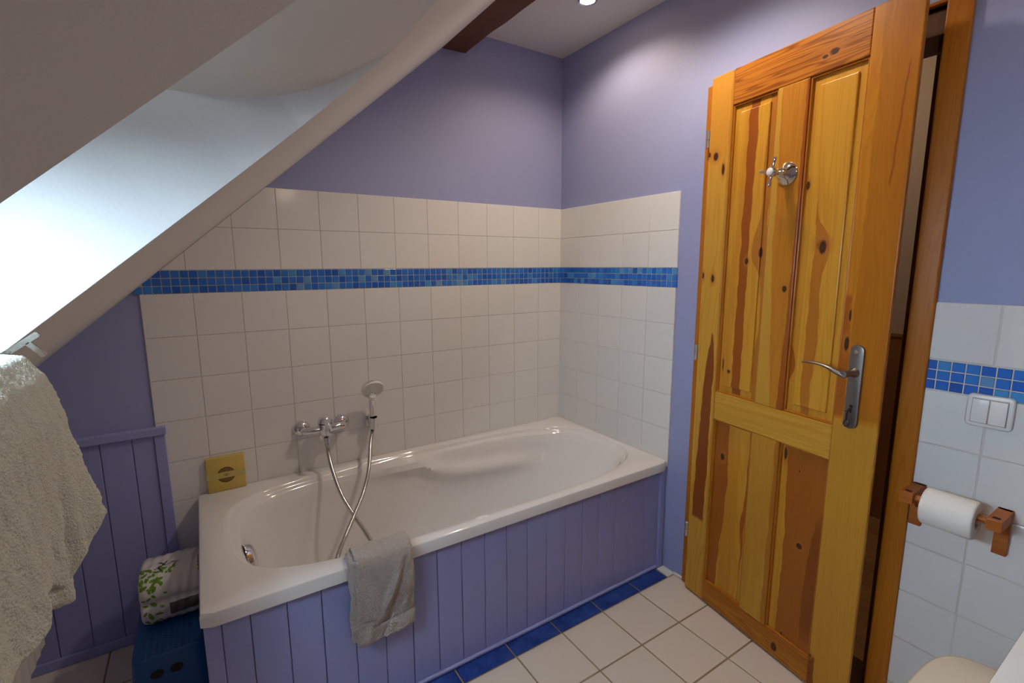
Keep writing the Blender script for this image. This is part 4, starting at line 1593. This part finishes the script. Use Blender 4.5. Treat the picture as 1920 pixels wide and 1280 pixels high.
# wash basin near the camera
wb2 = thing('washbasin', 'white ceramic washbasin edge in the extreme bottom right corner', 'washbasin', (-.90, -2.284, 0))
bm = bmesh.new()
rings = []
for hx, hy, r, z in ((.10, .10, .05, .60), (.20, .20, .07, .68), (.255, .31, .07, .755), (.272, .352, .065, .79), (.275, .358, .06, .825), (.272, .355, .06, .835), (.262, .345, .055, .838), (.235, .30, .05, .832), (.20, .25, .06, .76), (.12, .15, .08, .71), (.03, .03, .02, .70)):
    rings.append([bm.verts.new((x, y, z)) for x, y in rrect(0, 0, hx, hy, r)])
for a, b in zip(rings, rings[1:]):
    for i in range(len(a)):
        face(bm, [a[i], a[(i + 1) % len(a)], b[(i + 1) % len(a)], b[i]])
face(bm, rings[0])
face(bm, rings[-1])
obj('basin_bowl', bm, M['ceramic'], wb2, auto=50)
bm = bmesh.new()
lathe(bm, (0, -.02, 0), (0, 0, 1), [(0, 0), (.10, 0), (.085, .03), (.072, .3), (.08, .55), (.10, .63), (0, .63)], 32)
obj('basin_pedestal', bm, M['ceramic'], wb2, auto=50)

# ================================================================== DOWNLIGHTS
t = NT('lamp_glow')
t.set(color=(1, .9, .7), emit=(1.0, .74, .42), emit_s=60.0)
M['bulb'] = t.m
lab = ['lit chrome recessed downlight at the top edge of the picture', 'recessed downlight above the door', 'recessed downlight behind the camera']
for i, (x, y, watt) in enumerate(LAMPS):
    dl = thing('recessed_downlight', lab[i], 'downlight', (x, y, CEIL), group='row of ceiling downlights')
    bm = bmesh.new()
    lathe(bm, (0, 0, 0), (0, 0, -1), [(.033, -.004), (.041, 0), (.041, .002), (.038, .006), (.030, .004), (.027, -.004), (.033, -.004)], 40)
    for f in [f for f in bm.faces if len(f.verts) > 10]:
        bm.faces.remove(f)
    obj('lamp_ring', bm, M['chrome'], dl, auto=50)
    bm = bmesh.new()
    lathe(bm, (0, 0, 0), (0, 0, -1), [(0, .0), (.026, .0), (.026, .004), (.018, .009), (0, .011)], 32)
    obj('lamp_bulb', bm, M['bulb'], dl, smooth=True)
    ld = bpy.data.lights.new('spot', 'SPOT')
    ld.energy = watt
    ld.color = SPOT_COL if i else (1.0, .78, .56)
    ld.spot_size = math.radians(150)
    ld.spot_blend = .6
    ld.shadow_soft_size = .022 if i == 0 else .05
    lo = bpy.data.objects.new('lamp_light', ld)
    C.objects.link(lo)
    lo.parent = dl
    lo.location = (0, 0, -.03)
# dim fill light added to lift the hall, no known lamp there
ld = bpy.data.lights.new('hall_fill_light', 'POINT')
ld.energy = 4.5
ld.color = (1, .75, .5)
ld.shadow_soft_size = .08
lo = bpy.data.objects.new('hall_fill_light', ld)
C.objects.link(lo)
lo.location = (.7, -.6, 2.2)

# globe lamp added for even frontal fill, unseen behind the camera
ml = thing('added_fill_lamp', 'added globe wall lamp for even fill, unseen behind the camera', 'wall lamp', (-.95, FRONT, 1.98))
bm = bmesh.new()
lathe(bm, (0, .001, 0), (0, 1, 0), [(0, 0), (.05, 0), (.05, .012), (.012, .018), (.012, .07), (0, .07)], 28)
obj('fill_lamp_mount', bm, M['chrome'], ml, auto=40)
bm = bmesh.new()
bmesh.ops.create_icosphere(bm, subdivisions=4, radius=.07)
for v in bm.verts:
    v.co += Vector((0, .135, 0))
t = NT('fill_globe_glow')
t.set(color=(1, .9, .75), emit=(1.0, .76, .48), emit_s=4.0)
gl_ = obj('fill_lamp_globe', bm, t.m, ml, smooth=True)
ld = bpy.data.lights.new('fill_globe_light', 'POINT')
ld.energy = FILL_W
ld.color = SPOT_COL
ld.shadow_soft_size = .09
lo = bpy.data.objects.new('fill_globe_light', ld)
C.objects.link(lo)
lo.parent = ml
lo.location = (0, .30, 0)
